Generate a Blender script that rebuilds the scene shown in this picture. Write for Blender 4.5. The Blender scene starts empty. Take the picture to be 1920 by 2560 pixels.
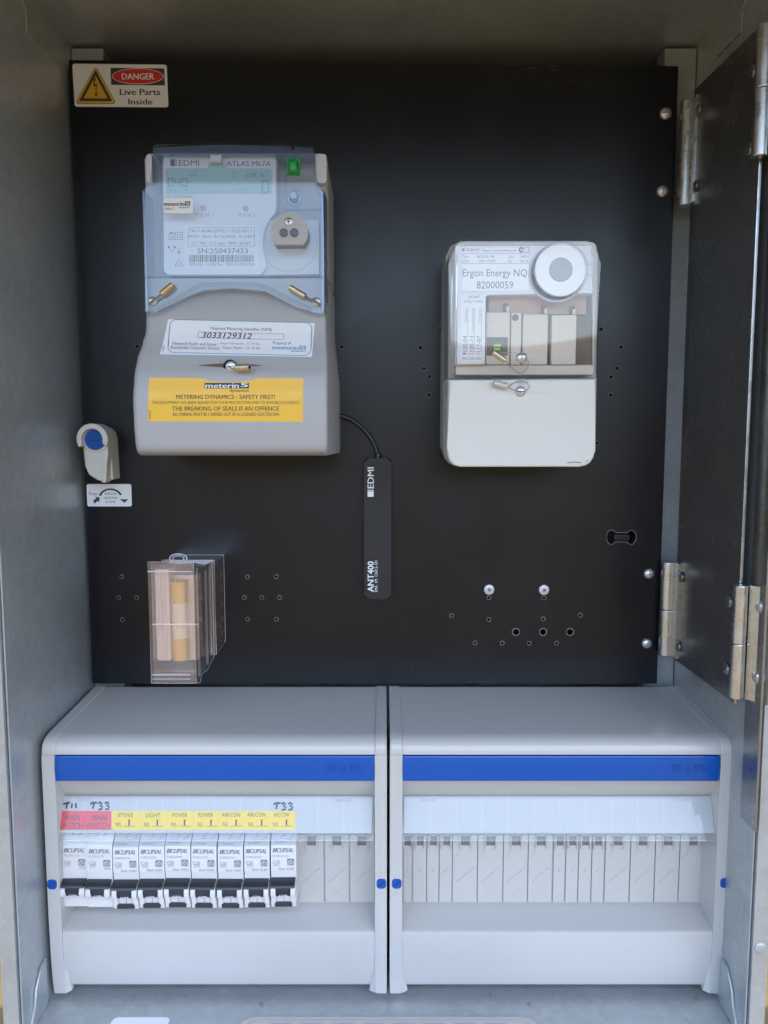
import bpy, bmesh, math, random
from mathutils import Vector, Matrix
random.seed(4)
R = math.radians
S = 0.001                      # everything below is measured in millimetres
sc = bpy.context.scene
col = sc.collection

# ------------------------------------------------------------------ camera, sky, sun, exposure
FPX, CX, CY, DIST, PITCH = 1950.0, 960.0, 1280.0, 637.0, R(5.65)
cam = bpy.data.cameras.new('camera')
cam.sensor_fit = 'HORIZONTAL'; cam.sensor_width = 36.0
cam.lens = 36.0 * FPX / 1920.0
cam.clip_start = 0.02; cam.clip_end = 2000
camo = bpy.data.objects.new('camera', cam); col.objects.link(camo)
camo.location = (0, -DIST * S, 0)
camo.rotation_euler = (R(90) - PITCH, 0, 0)
sc.camera = camo

SUN_EL, SUN_AZ = R(62), R(152)          # azimuth clockwise from +Y: sun high, in front of the box and to its right
w = bpy.data.worlds.new('World'); sc.world = w; w.use_nodes = True
nt = w.node_tree; nt.nodes.clear()
sky = nt.nodes.new('ShaderNodeTexSky'); sky.sky_type = 'NISHITA'; sky.sun_disc = False
sky.sun_elevation = SUN_EL; sky.sun_rotation = SUN_AZ
sky.air_density = 1.0; sky.dust_density = 1.6; sky.ozone_density = 0.7
bg = nt.nodes.new('ShaderNodeBackground'); bg.inputs['Strength'].default_value = 0.15
wo = nt.nodes.new('ShaderNodeOutputWorld')
nt.links.new(sky.outputs[0], bg.inputs[0]); nt.links.new(bg.outputs[0], wo.inputs[0])
sl = bpy.data.lights.new('sun', 'SUN'); sl.energy = 2.0; sl.angle = R(0.5); sl.color = (1, 0.95, 0.87)
so = bpy.data.objects.new('sun', sl); col.objects.link(so)
sd = Vector((math.sin(SUN_AZ) * math.cos(SUN_EL), math.cos(SUN_AZ) * math.cos(SUN_EL), math.sin(SUN_EL)))
so.rotation_euler = sd.to_track_quat('Z', 'Y').to_euler(); so.location = sd * 5
sc.view_settings.view_transform = 'Standard'; sc.view_settings.look = 'None'
sc.view_settings.gamma = 1; sc.view_settings.use_curve_mapping = False
sc.view_settings.exposure = 2.35
sc.cycles.max_bounces = 14; sc.cycles.transparent_max_bounces = 24
sc.cycles.use_denoising = True

# ------------------------------------------------------------------ materials
MATS = {}
def mat(name, c, rough=0.4, metal=0.0, var=0.06, vs=60, bump=0.0, bs=400, rvar=0.08, spec=0.5, coat=0.0, emit=None):
    m = bpy.data.materials.new(name); m.use_nodes = True
    n = m.node_tree.nodes; l = m.node_tree.links
    p = n['Principled BSDF']
    p.inputs['Metallic'].default_value = metal
    p.inputs['Specular IOR Level'].default_value = spec
    if coat: p.inputs['Coat Weight'].default_value = coat; p.inputs['Coat Roughness'].default_value = 0.08
    tc = n.new('ShaderNodeTexCoord')
    nz = n.new('ShaderNodeTexNoise'); nz.inputs['Scale'].default_value = vs; nz.inputs['Detail'].default_value = 6
    l.new(tc.outputs['Object'], nz.inputs['Vector'])
    mx = n.new('ShaderNodeMix'); mx.data_type = 'RGBA'
    a, b = [tuple(min(1, max(0, k * f)) for k in c) + (1,) for f in (1 - var, 1 + var)]
    mx.inputs[6].default_value = a; mx.inputs[7].default_value = b
    if name.startswith('galv'):      # soft crystalline spangle
        vo = n.new('ShaderNodeTexVoronoi'); vo.inputs['Scale'].default_value = 170
        l.new(tc.outputs['Object'], vo.inputs['Vector'])
        av = n.new('ShaderNodeMix'); av.data_type = 'FLOAT'; av.inputs[0].default_value = 0.38
        l.new(nz.outputs['Fac'], av.inputs[2]); l.new(vo.outputs['Color'], av.inputs[3]); fac = av.outputs[0]
    else: fac = nz.outputs['Fac']
    l.new(fac, mx.inputs[0]); l.new(mx.outputs[2], p.inputs['Base Color'])
    mr = n.new('ShaderNodeMapRange')
    mr.inputs[1].default_value = 0.3; mr.inputs[2].default_value = 0.7
    mr.inputs[3].default_value = max(0.02, rough - rvar); mr.inputs[4].default_value = min(1, rough + rvar)
    l.new(nz.outputs['Fac'], mr.inputs[0]); l.new(mr.outputs[0], p.inputs['Roughness'])
    if bump:
        n2 = n.new('ShaderNodeTexNoise'); n2.inputs['Scale'].default_value = bs; n2.inputs['Detail'].default_value = 4
        l.new(tc.outputs['Object'], n2.inputs['Vector'])
        bp = n.new('ShaderNodeBump'); bp.inputs['Strength'].default_value = bump; bp.inputs['Distance'].default_value = 0.001
        l.new(n2.outputs['Fac'], bp.inputs['Height']); l.new(bp.outputs[0], p.inputs['Normal'])
    MATS[name] = m
    return m

def clear(name, tint, rough=0.03, haze=0.0, hazecol=(0.8, 0.8, 0.8), boost=1.0):
    """moulded clear plastic: see-through, with a Fresnel gloss on its outer faces and a little milkiness"""
    m = bpy.data.materials.new(name); m.use_nodes = True
    n = m.node_tree.nodes; l = m.node_tree.links; n.clear()
    tr = n.new('ShaderNodeBsdfTransparent'); tr.inputs[0].default_value = tuple(tint) + (1,)
    gl = n.new('ShaderNodeBsdfGlossy'); gl.inputs['Roughness'].default_value = rough
    gl.inputs['Color'].default_value = (1, 1, 1, 1)
    fr = n.new('ShaderNodeFresnel'); fr.inputs[0].default_value = 1.5
    ge = n.new('ShaderNodeNewGeometry')
    iv = n.new('ShaderNodeMath'); iv.operation = 'SUBTRACT'; iv.inputs[0].default_value = boost
    mu = n.new('ShaderNodeMath'); mu.operation = 'MULTIPLY'; mu.use_clamp = True
    sb = n.new('ShaderNodeMath'); sb.operation = 'MULTIPLY'; sb.inputs[1].default_value = boost
    l.new(ge.outputs['Backfacing'], sb.inputs[0]); l.new(sb.outputs[0], iv.inputs[1])
    l.new(fr.outputs[0], mu.inputs[0]); l.new(iv.outputs[0], mu.inputs[1])
    df = n.new('ShaderNodeBsdfDiffuse'); df.inputs[0].default_value = tuple(hazecol) + (1,)
    m0 = n.new('ShaderNodeMixShader'); m0.inputs[0].default_value = haze
    l.new(tr.outputs[0], m0.inputs[1]); l.new(df.outputs[0], m0.inputs[2])
    m1 = n.new('ShaderNodeMixShader'); l.new(mu.outputs[0], m1.inputs[0])
    l.new(m0.outputs[0], m1.inputs[1]); l.new(gl.outputs[0], m1.inputs[2])
    o = n.new('ShaderNodeOutputMaterial'); l.new(m1.outputs[0], o.inputs[0])
    MATS[name] = m
    return m

mat('galv', (0.44, 0.475, 0.49), 0.38, 0.50, var=0.20, vs=22, bump=0.012, bs=260, rvar=0.05)
mat('galv_bright', (0.58, 0.59, 0.59), 0.30, 0.95, var=0.12, vs=120, bump=0.04, bs=330, rvar=0.08)
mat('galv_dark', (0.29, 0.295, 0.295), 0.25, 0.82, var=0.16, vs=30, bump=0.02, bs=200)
mat('steel', (0.66, 0.67, 0.68), 0.36, 0.8, var=0.12, vs=300, rvar=0.08)
mat('zinc_matt', (0.60, 0.60, 0.60), 0.45, 0.4, var=0.1, vs=300)
mat('laminate', (0.0048, 0.0055, 0.0090), 0.30, 0.0, var=0.3, vs=14, bump=0.02, bs=900, rvar=0.04, spec=0.36)
mat('rim', (0.22, 0.20, 0.18), 0.8, 0.0, var=0.5, vs=700)
mat('void', (0.004, 0.004, 0.004), 0.9)
mat('board_grey', (0.49, 0.485, 0.465), 0.20, 0.0, var=0.0, vs=5, rvar=0.0)
mat('blank_grey', (0.49, 0.48, 0.45), 0.42, 0.0, var=0.03, vs=40)
mat('blue', (0.001, 0.078, 0.37), 0.12, 0.0, var=0.03, vs=20, rvar=0.02)
mat('blue_dark', (0.001, 0.058, 0.30), 0.26, 0.0)
mat('blue_slot', (0.003, 0.03, 0.16), 0.5)
mat('mcb_white', (0.64, 0.64, 0.635), 0.36, 0.0, var=0.02)
mat('mcb_grey', (0.50, 0.51, 0.52), 0.45, 0.0, var=0.03)
mat('black_plastic', (0.016, 0.017, 0.020), 0.36, 0.0, var=0.15, vs=200)
mat('black_matt', (0.010, 0.010, 0.011), 0.55, 0.0, var=0.2, vs=200)
mat('meter_grey', (0.405, 0.41, 0.42), 0.42, 0.0, var=0.03, vs=30, bump=0.02, bs=2200)
mat('meter_pale', (0.60, 0.61, 0.63), 0.42, 0.0, var=0.02)
mat('face_white', (0.74, 0.76, 0.82), 0.40, 0.0, var=0.02)
mat('port_grey', (0.44, 0.45, 0.46), 0.45, 0.0, var=0.04)
mat('lcd', (0.40, 0.60, 0.62), 0.35, 0.0, var=0.05, vs=30)
mat('lcd_ink', (0.20, 0.33, 0.36), 0.5)
mat('paper', (0.80, 0.82, 0.86), 0.45, 0.0, var=0.02, vs=60)
mat('paper_sheen', (0.80, 0.82, 0.86), 0.18, 0.0, var=0.02, vs=60)
mat('ink', (0.045, 0.045, 0.05), 0.6)
mat('ink_soft', (0.20, 0.20, 0.22), 0.6)
mat('ink_pale', (0.36, 0.37, 0.40), 0.6)
mat('pen', (0.012, 0.014, 0.035), 0.5)
mat('red', (0.62, 0.030, 0.022), 0.4)
mat('label_red', (0.74, 0.04, 0.06), 0.4, var=0.05)
mat('label_yellow', (0.80, 0.57, 0.015), 0.4, var=0.05)
mat('sticker_yellow', (0.86, 0.50, 0.025), 0.33, var=0.04, vs=30)
mat('sign_yellow', (0.72, 0.42, 0.02), 0.4)
mat('light_blue', (0.16, 0.40, 0.62), 0.4)
mat('gold', (0.94, 0.66, 0.29), 0.24, 0.6, var=0.02, vs=40, rvar=0.01)
mat('brass_grey', (0.62, 0.55, 0.40), 0.35, 0.8, var=0.2, vs=500, rvar=0.1)
mat('tan', (0.74, 0.585, 0.52), 0.35, 0.0, var=0.05, vs=60)
mat('ceramic', (0.82, 0.69, 0.58), 0.40, 0.0, var=0.08, vs=90)
mat('button_green', (0.0, 0.27, 0.045), 0.3, 0.0, var=0.05)
mat('receiver_white', (0.69, 0.69, 0.665), 0.33, 0.0, var=0.025, vs=25, bump=0.01, bs=1500)
mat('receiver_inner', (0.66, 0.58, 0.50), 0.5, 0.0, var=0.04)
mat('receiver_side', (0.42, 0.42, 0.40), 0.45, 0.0, var=0.05)
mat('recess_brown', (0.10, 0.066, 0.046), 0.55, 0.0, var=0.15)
mat('ring_white', (0.90, 0.90, 0.90), 0.25, 0.0, var=0.01)
mat('disc_grey', (0.36, 0.39, 0.44), 0.35, 0.0, var=0.04)
mat('led_green', (0.30, 0.52, 0.06), 0.4)
mat('lock_white', (0.66, 0.65, 0.60), 0.35, 0.0, var=0.03)
mat('dust', (0.30, 0.25, 0.19), 0.9, var=0.3, vs=300)
mat('soil', (0.100, 0.066, 0.022), 0.95, 0.0, var=0.25, vs=3, rvar=0.02)
mat('hill', (0.13, 0.105, 0.06), 0.95, 0.0, var=0.4, vs=0.3, rvar=0.02)
mat('added_eave_brown', (0.12, 0.085, 0.052), 0.8, 0.0, var=0.2, vs=8)
clear('clear', (0.95, 0.96, 0.97), 0.03, 0.015, boost=1.4)
clear('clear_blue', (0.80, 0.85, 0.92), 0.04, 0.02, (0.30, 0.40, 0.60), boost=1.3)
clear('clear_thin', (0.95, 0.93, 0.93), 0.03, 0.05, (0.86, 0.80, 0.82), boost=2.4)
clear('clear_edge', (0.95, 0.93, 0.93), 0.05, 0.42, (0.90, 0.88, 0.90), boost=3.0)
clear('clear_holder', (0.97, 0.975, 0.98), 0.03, 0.012, (0.7, 0.75, 0.85), boost=1.1)
clear('clear_band', (0.66, 0.74, 0.88), 0.05, 0.22, (0.30, 0.38, 0.56), boost=1.3)
mat('foil', (0.92, 0.76, 0.58), 0.30, 0.35, var=0.02, vs=40, rvar=0.01)
mat('reflection_brown', (0.42, 0.25, 0.16), 0.5, 0.0, var=0.12, vs=60)
mat('strip_paper', (0.47, 0.475, 0.475), 0.5, 0.0, var=0.02)
mat('eye', (0.05, 0.055, 0.065), 0.25, 0.0)
mat('seal_brass', (0.58, 0.43, 0.20), 0.42, 0.85, var=0.25, vs=500)
mat('wire', (0.30, 0.30, 0.30), 0.4, 0.8)
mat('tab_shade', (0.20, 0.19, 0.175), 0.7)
mat('toggle_black', (0.026, 0.029, 0.036), 0.32, var=0.15, vs=200)
mat('scuff', (0.065, 0.060, 0.058), 0.8, 0.0, var=0.4, vs=300)
mat('speck', (0.13, 0.12, 0.11), 0.8)

# ------------------------------------------------------------------ measuring: photo pixel + depth -> millimetres
_c, _s = math.cos(PITCH), math.sin(PITCH)
def T(px, py, Y):
    u, v = (px - CX) / FPX, (py - CY) / FPX
    y = _c - v * _s; z = -_s - v * _c
    d = DIST + Y
    return (u / y * d, z / y * d)
def TX(px, py, Y): return T(px, py, Y)[0]
def TZ(py, Y): return T(CX, py, Y)[1]
def mpp(Y): return (DIST + Y) / FPX

# ------------------------------------------------------------------ mesh builder
FONTC = {}
def glyphs(s, bold):
    k = (s, bold)
    if k not in FONTC:
        c = bpy.data.curves.new('t', 'FONT'); c.body = s; c.size = 1; c.offset = 0; c.resolution_u = 2
        o = bpy.data.objects.new('t', c); col.objects.link(o)
        dg = bpy.context.evaluated_depsgraph_get()
        me = bpy.data.meshes.new_from_object(o.evaluated_get(dg))
        V = [v.co.copy() for v in me.vertices]; F = [list(p.vertices) for p in me.polygons]
        bpy.data.objects.remove(o); bpy.data.curves.remove(c); bpy.data.meshes.remove(me)
        if bold > 0.01:                # heavy lettering: struck twice, a little to the side
            n0 = len(V); V += [Vector((v.x + bold * 1.5, v.y, 0.012)) for v in V[:n0]]; F += [[q + n0 for q in f] for f in F]
        xs = [v.x for v in V]; ys = [v.y for v in V]
        FONTC[k] = (V, F, min(xs), max(xs), min(ys), max(ys))
    return FONTC[k]

class MB:
    def __init__(s): s.bm = bmesh.new(); s.m = []
    def mi(s, name):
        if name not in s.m: s.m.append(name)
        return s.m.index(name)
    def put(s, t, m, recalc=True):
        if recalc: bmesh.ops.recalc_face_normals(t, faces=t.faces)
        i = s.mi(m)
        for f in t.faces: f.material_index = i; f.smooth = True
        me = bpy.data.meshes.new('x'); t.to_mesh(me); t.free(); s.bm.from_mesh(me); bpy.data.meshes.remove(me)
    def raw(s, V, F, m, recalc=False):
        t = bmesh.new(); vs = [t.verts.new(v) for v in V]
        for f in F:
            try: t.faces.new([vs[i] for i in f])
            except ValueError: pass
        s.put(t, m, recalc)
    def box(s, x0, x1, y0, y1, z0, z1, m, bev=0.0, seg=2):
        t = bmesh.new(); bmesh.ops.create_cube(t, size=1)
        for v in t.verts:
            v.co = Vector(((x0 + x1) / 2 + v.co.x * abs(x1 - x0), (y0 + y1) / 2 + v.co.y * abs(y1 - y0), (z0 + z1) / 2 + v.co.z * abs(z1 - z0)))
        if bev: bmesh.ops.bevel(t, geom=t.edges[:], offset=bev, segments=seg, profile=0.5, affect='EDGES')
        s.put(t, m)
    def prism(s, pts, y0, y1, m, bev=0.0, seg=2):
        """outline in XZ pushed from depth y0 to y1 (y1 is the front); the front edge may be bevelled"""
        t = bmesh.new()
        a = [t.verts.new((p[0], y0, p[1])) for p in pts]; b = [t.verts.new((p[0], y1, p[1])) for p in pts]
        n = len(pts)
        t.faces.new(a); fb = t.faces.new(b)
        for i in range(n): t.faces.new((a[i], a[(i + 1) % n], b[(i + 1) % n], b[i]))
        if bev: bmesh.ops.bevel(t, geom=list(fb.edges), offset=bev, segments=seg, profile=0.5, affect='EDGES')
        s.put(t, m)
    def sheet(s, pts, y, m):
        s.raw([(p[0], y, p[1]) for p in pts], [list(range(len(pts)))], m)
        f = s.bm.faces; f.ensure_lookup_table(); f[-1].normal_update()
        if f[-1].normal.y > 0: f[-1].normal_flip()
    def xprism(s, prof, x0, x1, m, bev=0.0, seg=2):
        """profile in YZ pushed along X"""
        t = bmesh.new()
        a = [t.verts.new((x0, p[0], p[1])) for p in prof]; b = [t.verts.new((x1, p[0], p[1])) for p in prof]
        n = len(prof); fa = t.faces.new(a); fb = t.faces.new(b)
        for i in range(n): t.faces.new((a[i], a[(i + 1) % n], b[(i + 1) % n], b[i]))
        if bev: bmesh.ops.bevel(t, geom=list(set(list(fa.edges) + list(fb.edges))), offset=bev, segments=seg, profile=0.5, affect='EDGES')
        s.put(t, m)
    def lathe(s, prof, c, m, axis=(0, -1, 0), seg=28):
        """prof: (radius, height along axis)"""
        t = bmesh.new(); ax = Vector(axis).normalized()
        q = ax.to_track_quat('Z', 'Y').to_matrix(); rings = []
        for r, h in prof:
            if r < 1e-6: rings.append([t.verts.new(Vector(c) + ax * h)])
            else: rings.append([t.verts.new(Vector(c) + q @ Vector((r * math.cos(2 * math.pi * k / seg), r * math.sin(2 * math.pi * k / seg), h))) for k in range(seg)])
        for A, B in zip(rings, rings[1:]):
            for k in range(seg):
                k2 = (k + 1) % seg
                f = [A[0] if len(A) == 1 else A[k], A[0] if len(A) == 1 else A[k2], B[0] if len(B) == 1 else B[k2], B[0] if len(B) == 1 else B[k]]
                f = list(dict.fromkeys(f))
                if len(f) > 2: t.faces.new(f)
        if len(rings[0]) > 1: t.faces.new(rings[0])
        if len(rings[-1]) > 1: t.faces.new(rings[-1])
        s.put(t, m)
    def tube(s, pts, r, m, seg=10, r2=None):
        t = bmesh.new(); P = [Vector(p) for p in pts]; rings = []
        for i, p in enumerate(P):
            d = (P[min(i + 1, len(P) - 1)] - P[max(i - 1, 0)]).normalized()
            q = d.to_track_quat('Z', 'Y').to_matrix()
            rr = r if r2 is None else r + (r2 - r) * i / (len(P) - 1)
            rings.append([t.verts.new(p + q @ Vector((rr * math.cos(2 * math.pi * k / seg), rr * math.sin(2 * math.pi * k / seg), 0))) for k in range(seg)])
        for A, B in zip(rings, rings[1:]):
            for k in range(seg): t.faces.new((A[k], A[(k + 1) % seg], B[(k + 1) % seg], B[k]))
        t.faces.new(rings[0]); t.faces.new(rings[-1])
        s.put(t, m)
    def xshell(s, prof, x0, x1, m, t):
        """hollow moulding: outer skin and an inner skin t inside it (profile is star-shaped about its middle)"""
        s.xprism(prof, x0, x1, m, 0.7)
        cy = sum(p[0] for p in prof) / len(prof); cz = sum(p[1] for p in prof) / len(prof)
        hy = max(abs(p[0] - cy) for p in prof); hz = max(abs(p[1] - cz) for p in prof)
        q = [(cy + (p[0] - cy) * (1 - t / hy), cz + (p[1] - cz) * (1 - t / hz)) for p in prof]
        k = MB(); k.xprism(q, x0 + t, x1 - t, m)
        bmesh.ops.reverse_faces(k.bm, faces=k.bm.faces); i = s.mi(m)
        for f in k.bm.faces: f.material_index = i
        me = bpy.data.meshes.new('x'); k.bm.to_mesh(me); k.bm.free(); s.bm.from_mesh(me); bpy.data.meshes.remove(me)
    def loft(s, secs, m):
        t = bmesh.new(); rings = [[t.verts.new(v) for v in sec] for sec in secs]; n = len(secs[0])
        for A, B in zip(rings, rings[1:]):
            for k in range(n): t.faces.new((A[k], A[(k + 1) % n], B[(k + 1) % n], B[k]))
        t.faces.new(rings[0]); t.faces.new(rings[-1])
        s.put(t, m)
    def text(s, st, x0, z0, x1, z1, y, m, bold=0.0, rot=0, shear=0.0):
        """lettering fitted to the rectangle; rot=1: reading upwards"""
        V, F, a, b, c, d = glyphs(st, bold); out = []
        x0, x1 = min(x0, x1), max(x0, x1); z0, z1 = min(z0, z1), max(z0, z1)
        for v in V:
            p, q = (v.x - a) / (b - a), (v.y - c) / max(1e-6, d - c)
            if rot: out.append((x1 - q * (x1 - x0), y - v.z, z0 + p * (z1 - z0)))
            else: out.append((x0 + p * (x1 - x0) + shear * (q - 0.5) * (z1 - z0), y - v.z, z0 + q * (z1 - z0)))
        s.raw(out, F, m)
    def textp(s, st, px0, py0, px1, py1, Y, m, bold=0.0, rot=0, shear=0.0, at=None):
        at = Y if at is None else at
        cy = (py0 + py1) / 2
        s.text(st, TX(px0, cy, at), TZ(py1, at), TX(px1, cy, at), TZ(py0, at), Y, m, bold, rot, shear)
    def rectp(s, px0, py0, px1, py1, Y, m, at=None):
        at = Y if at is None else at
        s.sheet([T(px0, py0, at), T(px1, py0, at), T(px1, py1, at), T(px0, py1, at)], Y, m)
    def framep(s, px0, py0, px1, py1, w, Y, m, at=None):
        s.rectp(px0, py0, px1, py0 + w, Y, m, at); s.rectp(px0, py1 - w, px1, py1, Y, m, at)
        s.rectp(px0, py0 + w, px0 + w, py1 - w, Y, m, at); s.rectp(px1 - w, py0 + w, px1, py1 - w, Y, m, at)
    def stroke(s, pts, w, y, m):
        """flat pen stroke through XZ points"""
        P = [Vector((p[0], p[1])) for p in pts]; V = []; n = len(P)
        for i, p in enumerate(P):
            d = (P[min(i + 1, n - 1)] - P[max(i - 1, 0)]).normalized(); k = Vector((-d.y, d.x)) * w / 2
            V += [(p.x + k.x, y, p.y + k.y), (p.x - k.x, y, p.y - k.y)]
        s.raw(V, [(2 * i, 2 * i + 2, 2 * i + 3, 2 * i + 1) for i in range(n - 1)], m)
    def map(s, fn):
        for v in s.bm.verts: v.co = Vector(fn(v.co))
    def build(s, name, parent=None, org=None, angle=38):
        """link as ONE mesh object; coordinates are millimetres in the world, stored relative to the thing's origin"""
        if org is None: org = ORG[parent.name] if parent else (0, 0, 0)
        o = Vector(org)
        for v in s.bm.verts: v.co = (v.co - o) * S
        me = bpy.data.meshes.new(name); s.bm.to_mesh(me); s.bm.free()
        for n in s.m: me.materials.append(MATS[n])
        me.set_sharp_from_angle(angle=R(angle))
        ob = bpy.data.objects.new(name, me); col.objects.link(ob)
        wn = ob.modifiers.new('weighted_normals', 'WEIGHTED_NORMAL'); wn.keep_sharp = True; wn.weight = 80
        if parent: ob.parent = parent
        else: ob.location = o * S
        ORG[ob.name] = tuple(org)
        return ob
ORG = {}
def thing(name, label, cat, org, group=None):
    o = bpy.data.objects.new(name, None); col.objects.link(o); o.location = Vector(org) * S
    o.empty_display_size = 0.02
    ORG[o.name] = tuple(org); tag(o, label, cat, group); return o
def tag(o, label, cat, group=None):
    o['label'] = label; o['category'] = cat
    if group: o['group'] = group
    return o
def dup(src, off, label, parent=None):
    """copy of a thing or part with copies of all below it"""
    c = src.copy(); col.objects.link(c); ORG[c.name] = ORG.get(src.name, (0, 0, 0))
    if parent is not None: c.parent = parent
    else: c.location = src.location + Vector(off) * S
    if label: c['label'] = label
    for ch in list(src.children): dup(ch, (0, 0, 0), None, c)
    return c
def rrect(x0, z0, x1, z1, r, n=6):
    x0, x1 = min(x0, x1), max(x0, x1); z0, z1 = min(z0, z1), max(z0, z1); P = []
    for cx, cz, a in ((x1 - r, z1 - r, 0), (x0 + r, z1 - r, 90), (x0 + r, z0 + r, 180), (x1 - r, z0 + r, 270)):
        for k in range(n + 1):
            t = R(a + 90 * k / n); P.append((cx + r * math.cos(t), cz + r * math.sin(t)))
    return P
def rrectp(px0, py0, px1, py1, rp, Y, n=6):
    a = T(px0, (py0 + py1) / 2, Y)[0]; b = T(px1, (py0 + py1) / 2, Y)[0]
    return rrect(a, TZ(py1, Y), b, TZ(py0, Y), rp * mpp(Y), n)
def circ(cx, cz, r, n=28, a0=0, a1=360):
    full = (a1 - a0) == 360
    return [(cx + r * math.cos(R(a0 + (a1 - a0) * k / (n if full else n - 1))), cz + r * math.sin(R(a0 + (a1 - a0) * k / (n if full else n - 1)))) for k in range(n)]
def circp(px, py, rp, Y, n=28, a0=0, a1=360):
    c = T(px, py, Y); return circ(c[0], c[1], rp * mpp(Y), n, a0, a1)
def holed(mb, outer, holes, y_front, thick, m, bev=0.0):
    """plate in XZ with real holes through it"""
    c = bpy.data.curves.new('h', 'CURVE'); c.dimensions = '2D'; c.fill_mode = 'BOTH'; c.extrude = thick / 2 - bev; c.bevel_depth = bev; c.bevel_resolution = 1
    for P in [outer] + holes:
        sp = c.splines.new('POLY'); sp.points.add(len(P) - 1); sp.use_cyclic_u = True
        for i, p in enumerate(P): sp.points[i].co = (p[0], p[1], 0, 1)
    o = bpy.data.objects.new('h', c); col.objects.link(o)
    me = bpy.data.meshes.new_from_object(o.evaluated_get(bpy.context.evaluated_depsgraph_get()))
    V = [(v.co.x, y_front + thick / 2 - v.co.z, v.co.y) for v in me.vertices]; F = [list(p.vertices) for p in me.polygons]
    bpy.data.objects.remove(o); bpy.data.curves.remove(c); bpy.data.meshes.remove(me)
    t = bmesh.new(); vs = [t.verts.new(v) for v in V]
    for f in F:
        try: t.faces.new([vs[i] for i in f])
        except ValueError: pass
    bmesh.ops.remove_doubles(t, verts=t.verts, dist=1e-4)
    mb.put(t, m)
def screw(name, parent, px, py, Y, rp, ang=None, cross=None, m='steel', dome=0.45, label=None):
    """round headed screw standing on depth Y"""
    b = MB(); r = rp * mpp(Y); x, z = T(px, py, Y)
    b.lathe([(r, 0), (r, r * 0.18), (r * 0.93, r * (0.18 + dome * 0.35)), (r * 0.7, r * (0.18 + dome * 0.75)), (r * 0.35, r * (0.18 + dome * 0.96)), (0, r * (0.18 + dome))], (x, Y, z), m)
    h = r * (0.18 + dome)
    for a in ([ang] if ang is not None else []) + ([cross, cross + 90] if cross is not None else []):
        L, w = (r * 0.62, r * 0.085) if cross is None else (r * 0.42, r * 0.12)
        d = Vector((math.cos(R(a)), math.sin(R(a)))); k = Vector((-d.y, d.x)) * w; yy = Y - h - 0.04 if cross is not None else Y - h * 0.86
        P = [(x + d.x * L + k.x, z + d.y * L + k.y), (x + d.x * L - k.x, z + d.y * L - k.y), (x - d.x * L - k.x, z - d.y * L - k.y), (x - d.x * L + k.x, z - d.y * L + k.y)]
        b.prism(P, Y - h * 0.4, Y - h - 0.06, 'ink_soft')
    return b.build(name, parent)
# ================================================================== the place: ground, hills, and an overhang added for shade
b = MB(); N = 40
ring = lambda r, z: [(r * math.cos(2 * math.pi * k / N), r * math.sin(2 * math.pi * k / N), z) for k in range(N)]
V = [(0, 0, -1500)]; F = []
for r, z in ((3000, -1500), (9000, -1500), (40000, -1500), (120000, -1500)): V += ring(r, z)
for k in range(N): F.append((0, 1 + k, 1 + (k + 1) % N))
for j in range(3):
    for k in range(N): F.append((1 + j * N + k, 1 + (j + 1) * N + k, 1 + (j + 1) * N + (k + 1) % N, 1 + j * N + (k + 1) % N))
b.raw(V, F, 'soil', True); g = b.build('ground'); g['kind'] = 'structure'
b = MB(); V = []; F = []
for k in range(121):
    a = R(200 + 140 * k / 120); hh = 10800 + 1500 * math.sin(k * 0.16) + 400 * math.sin(k * 0.43 + 1)
    for rr, z in ((62000, -1500), (74000, hh * 0.7), (84000, hh), (118000, -1500)): V.append((rr * math.cos(a), rr * math.sin(a), z))
for k in range(120):
    for j in range(3): F.append((4 * k + j, 4 * k + j + 1, 4 * k + 5 + j, 4 * k + 4 + j))
b.raw(V, F, 'hill', True); g = b.build('hills'); g['kind'] = 'structure'
b = MB(); b.box(-2600, 2600, -700, 400, 356, 380, 'added_eave_brown', 4); g = b.build('added_eave'); g['kind'] = 'structure'  # unseen overhang, added to shade the box and darken its top

# ================================================================== the steel meter box
ZF, ZR, YF, XW = -412.0, 306.0, -143.0, 247.6
box = thing('meter_box', 'open galvanised steel meter box around the black panel and the two switchboards', 'meter box', (0, 60, ZF))
b = MB(); b.box(-252, 252, 80, 82, -520, 312, 'galv'); b.build('back_wall', box)
b = MB(); b.box(-252, 252, YF, 79.5, ZR, ZR + 2, 'galv'); b.box(-252, 252, YF - 1.5, YF, ZR - 14, ZR + 2, 'galv'); b.build('roof', box)
for sx in (-1, 1):
    b = MB(); b.box(sx * XW, sx * (XW + 2), YF, 79, -520, ZR - 0.3, 'galv'); b.build('side_wall', box)
    # liner folded in front of the wall, notched at its top near the roof
    b = MB()
    P = [(-24, -500), (-24, 277), (-71, 275.5), (-71, 290), (-84, 304), (YF + 1, 304), (YF + 1, -500)]
    b.xprism(P, sx * 247.0, sx * 245.8, 'galv', 0.25); b.tube([(sx * 245.9, y, z) for y, z in P[1:5]], .55, 'galv_bright', 6); b.build('side_liner', box)
    b = MB(); b.box(sx * XW, sx * (XW + 10.5), YF - 1.8, YF - 0.2, -520, ZR + 1.5, 'galv', 0.5); b.build('front_flange', box)
    b = MB(); b.box(sx * (XW - 0.6), sx * (XW - 25.5), 12, 13.5, -500, ZR - 2.2, 'galv', 0.5); b.box(sx * (XW - 25.5), sx * (XW - 24), 13.6, 30, -500, ZR - 2.2, 'galv'); b.build('upright', box)
    # pressed corner gusset by the floor
    b = MB(); P = [(-108, ZF + 36), (-116, ZF + 34), (-125, ZF + 24), (-128, ZF + 12), (-132, ZF + 3), (-139, ZF + 0.4), (-108, ZF + 0.4)]
    b.xprism(P, sx * 245.6, sx * 243.8, 'galv', 0.6); b.build('corner_gusset', box)
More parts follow.
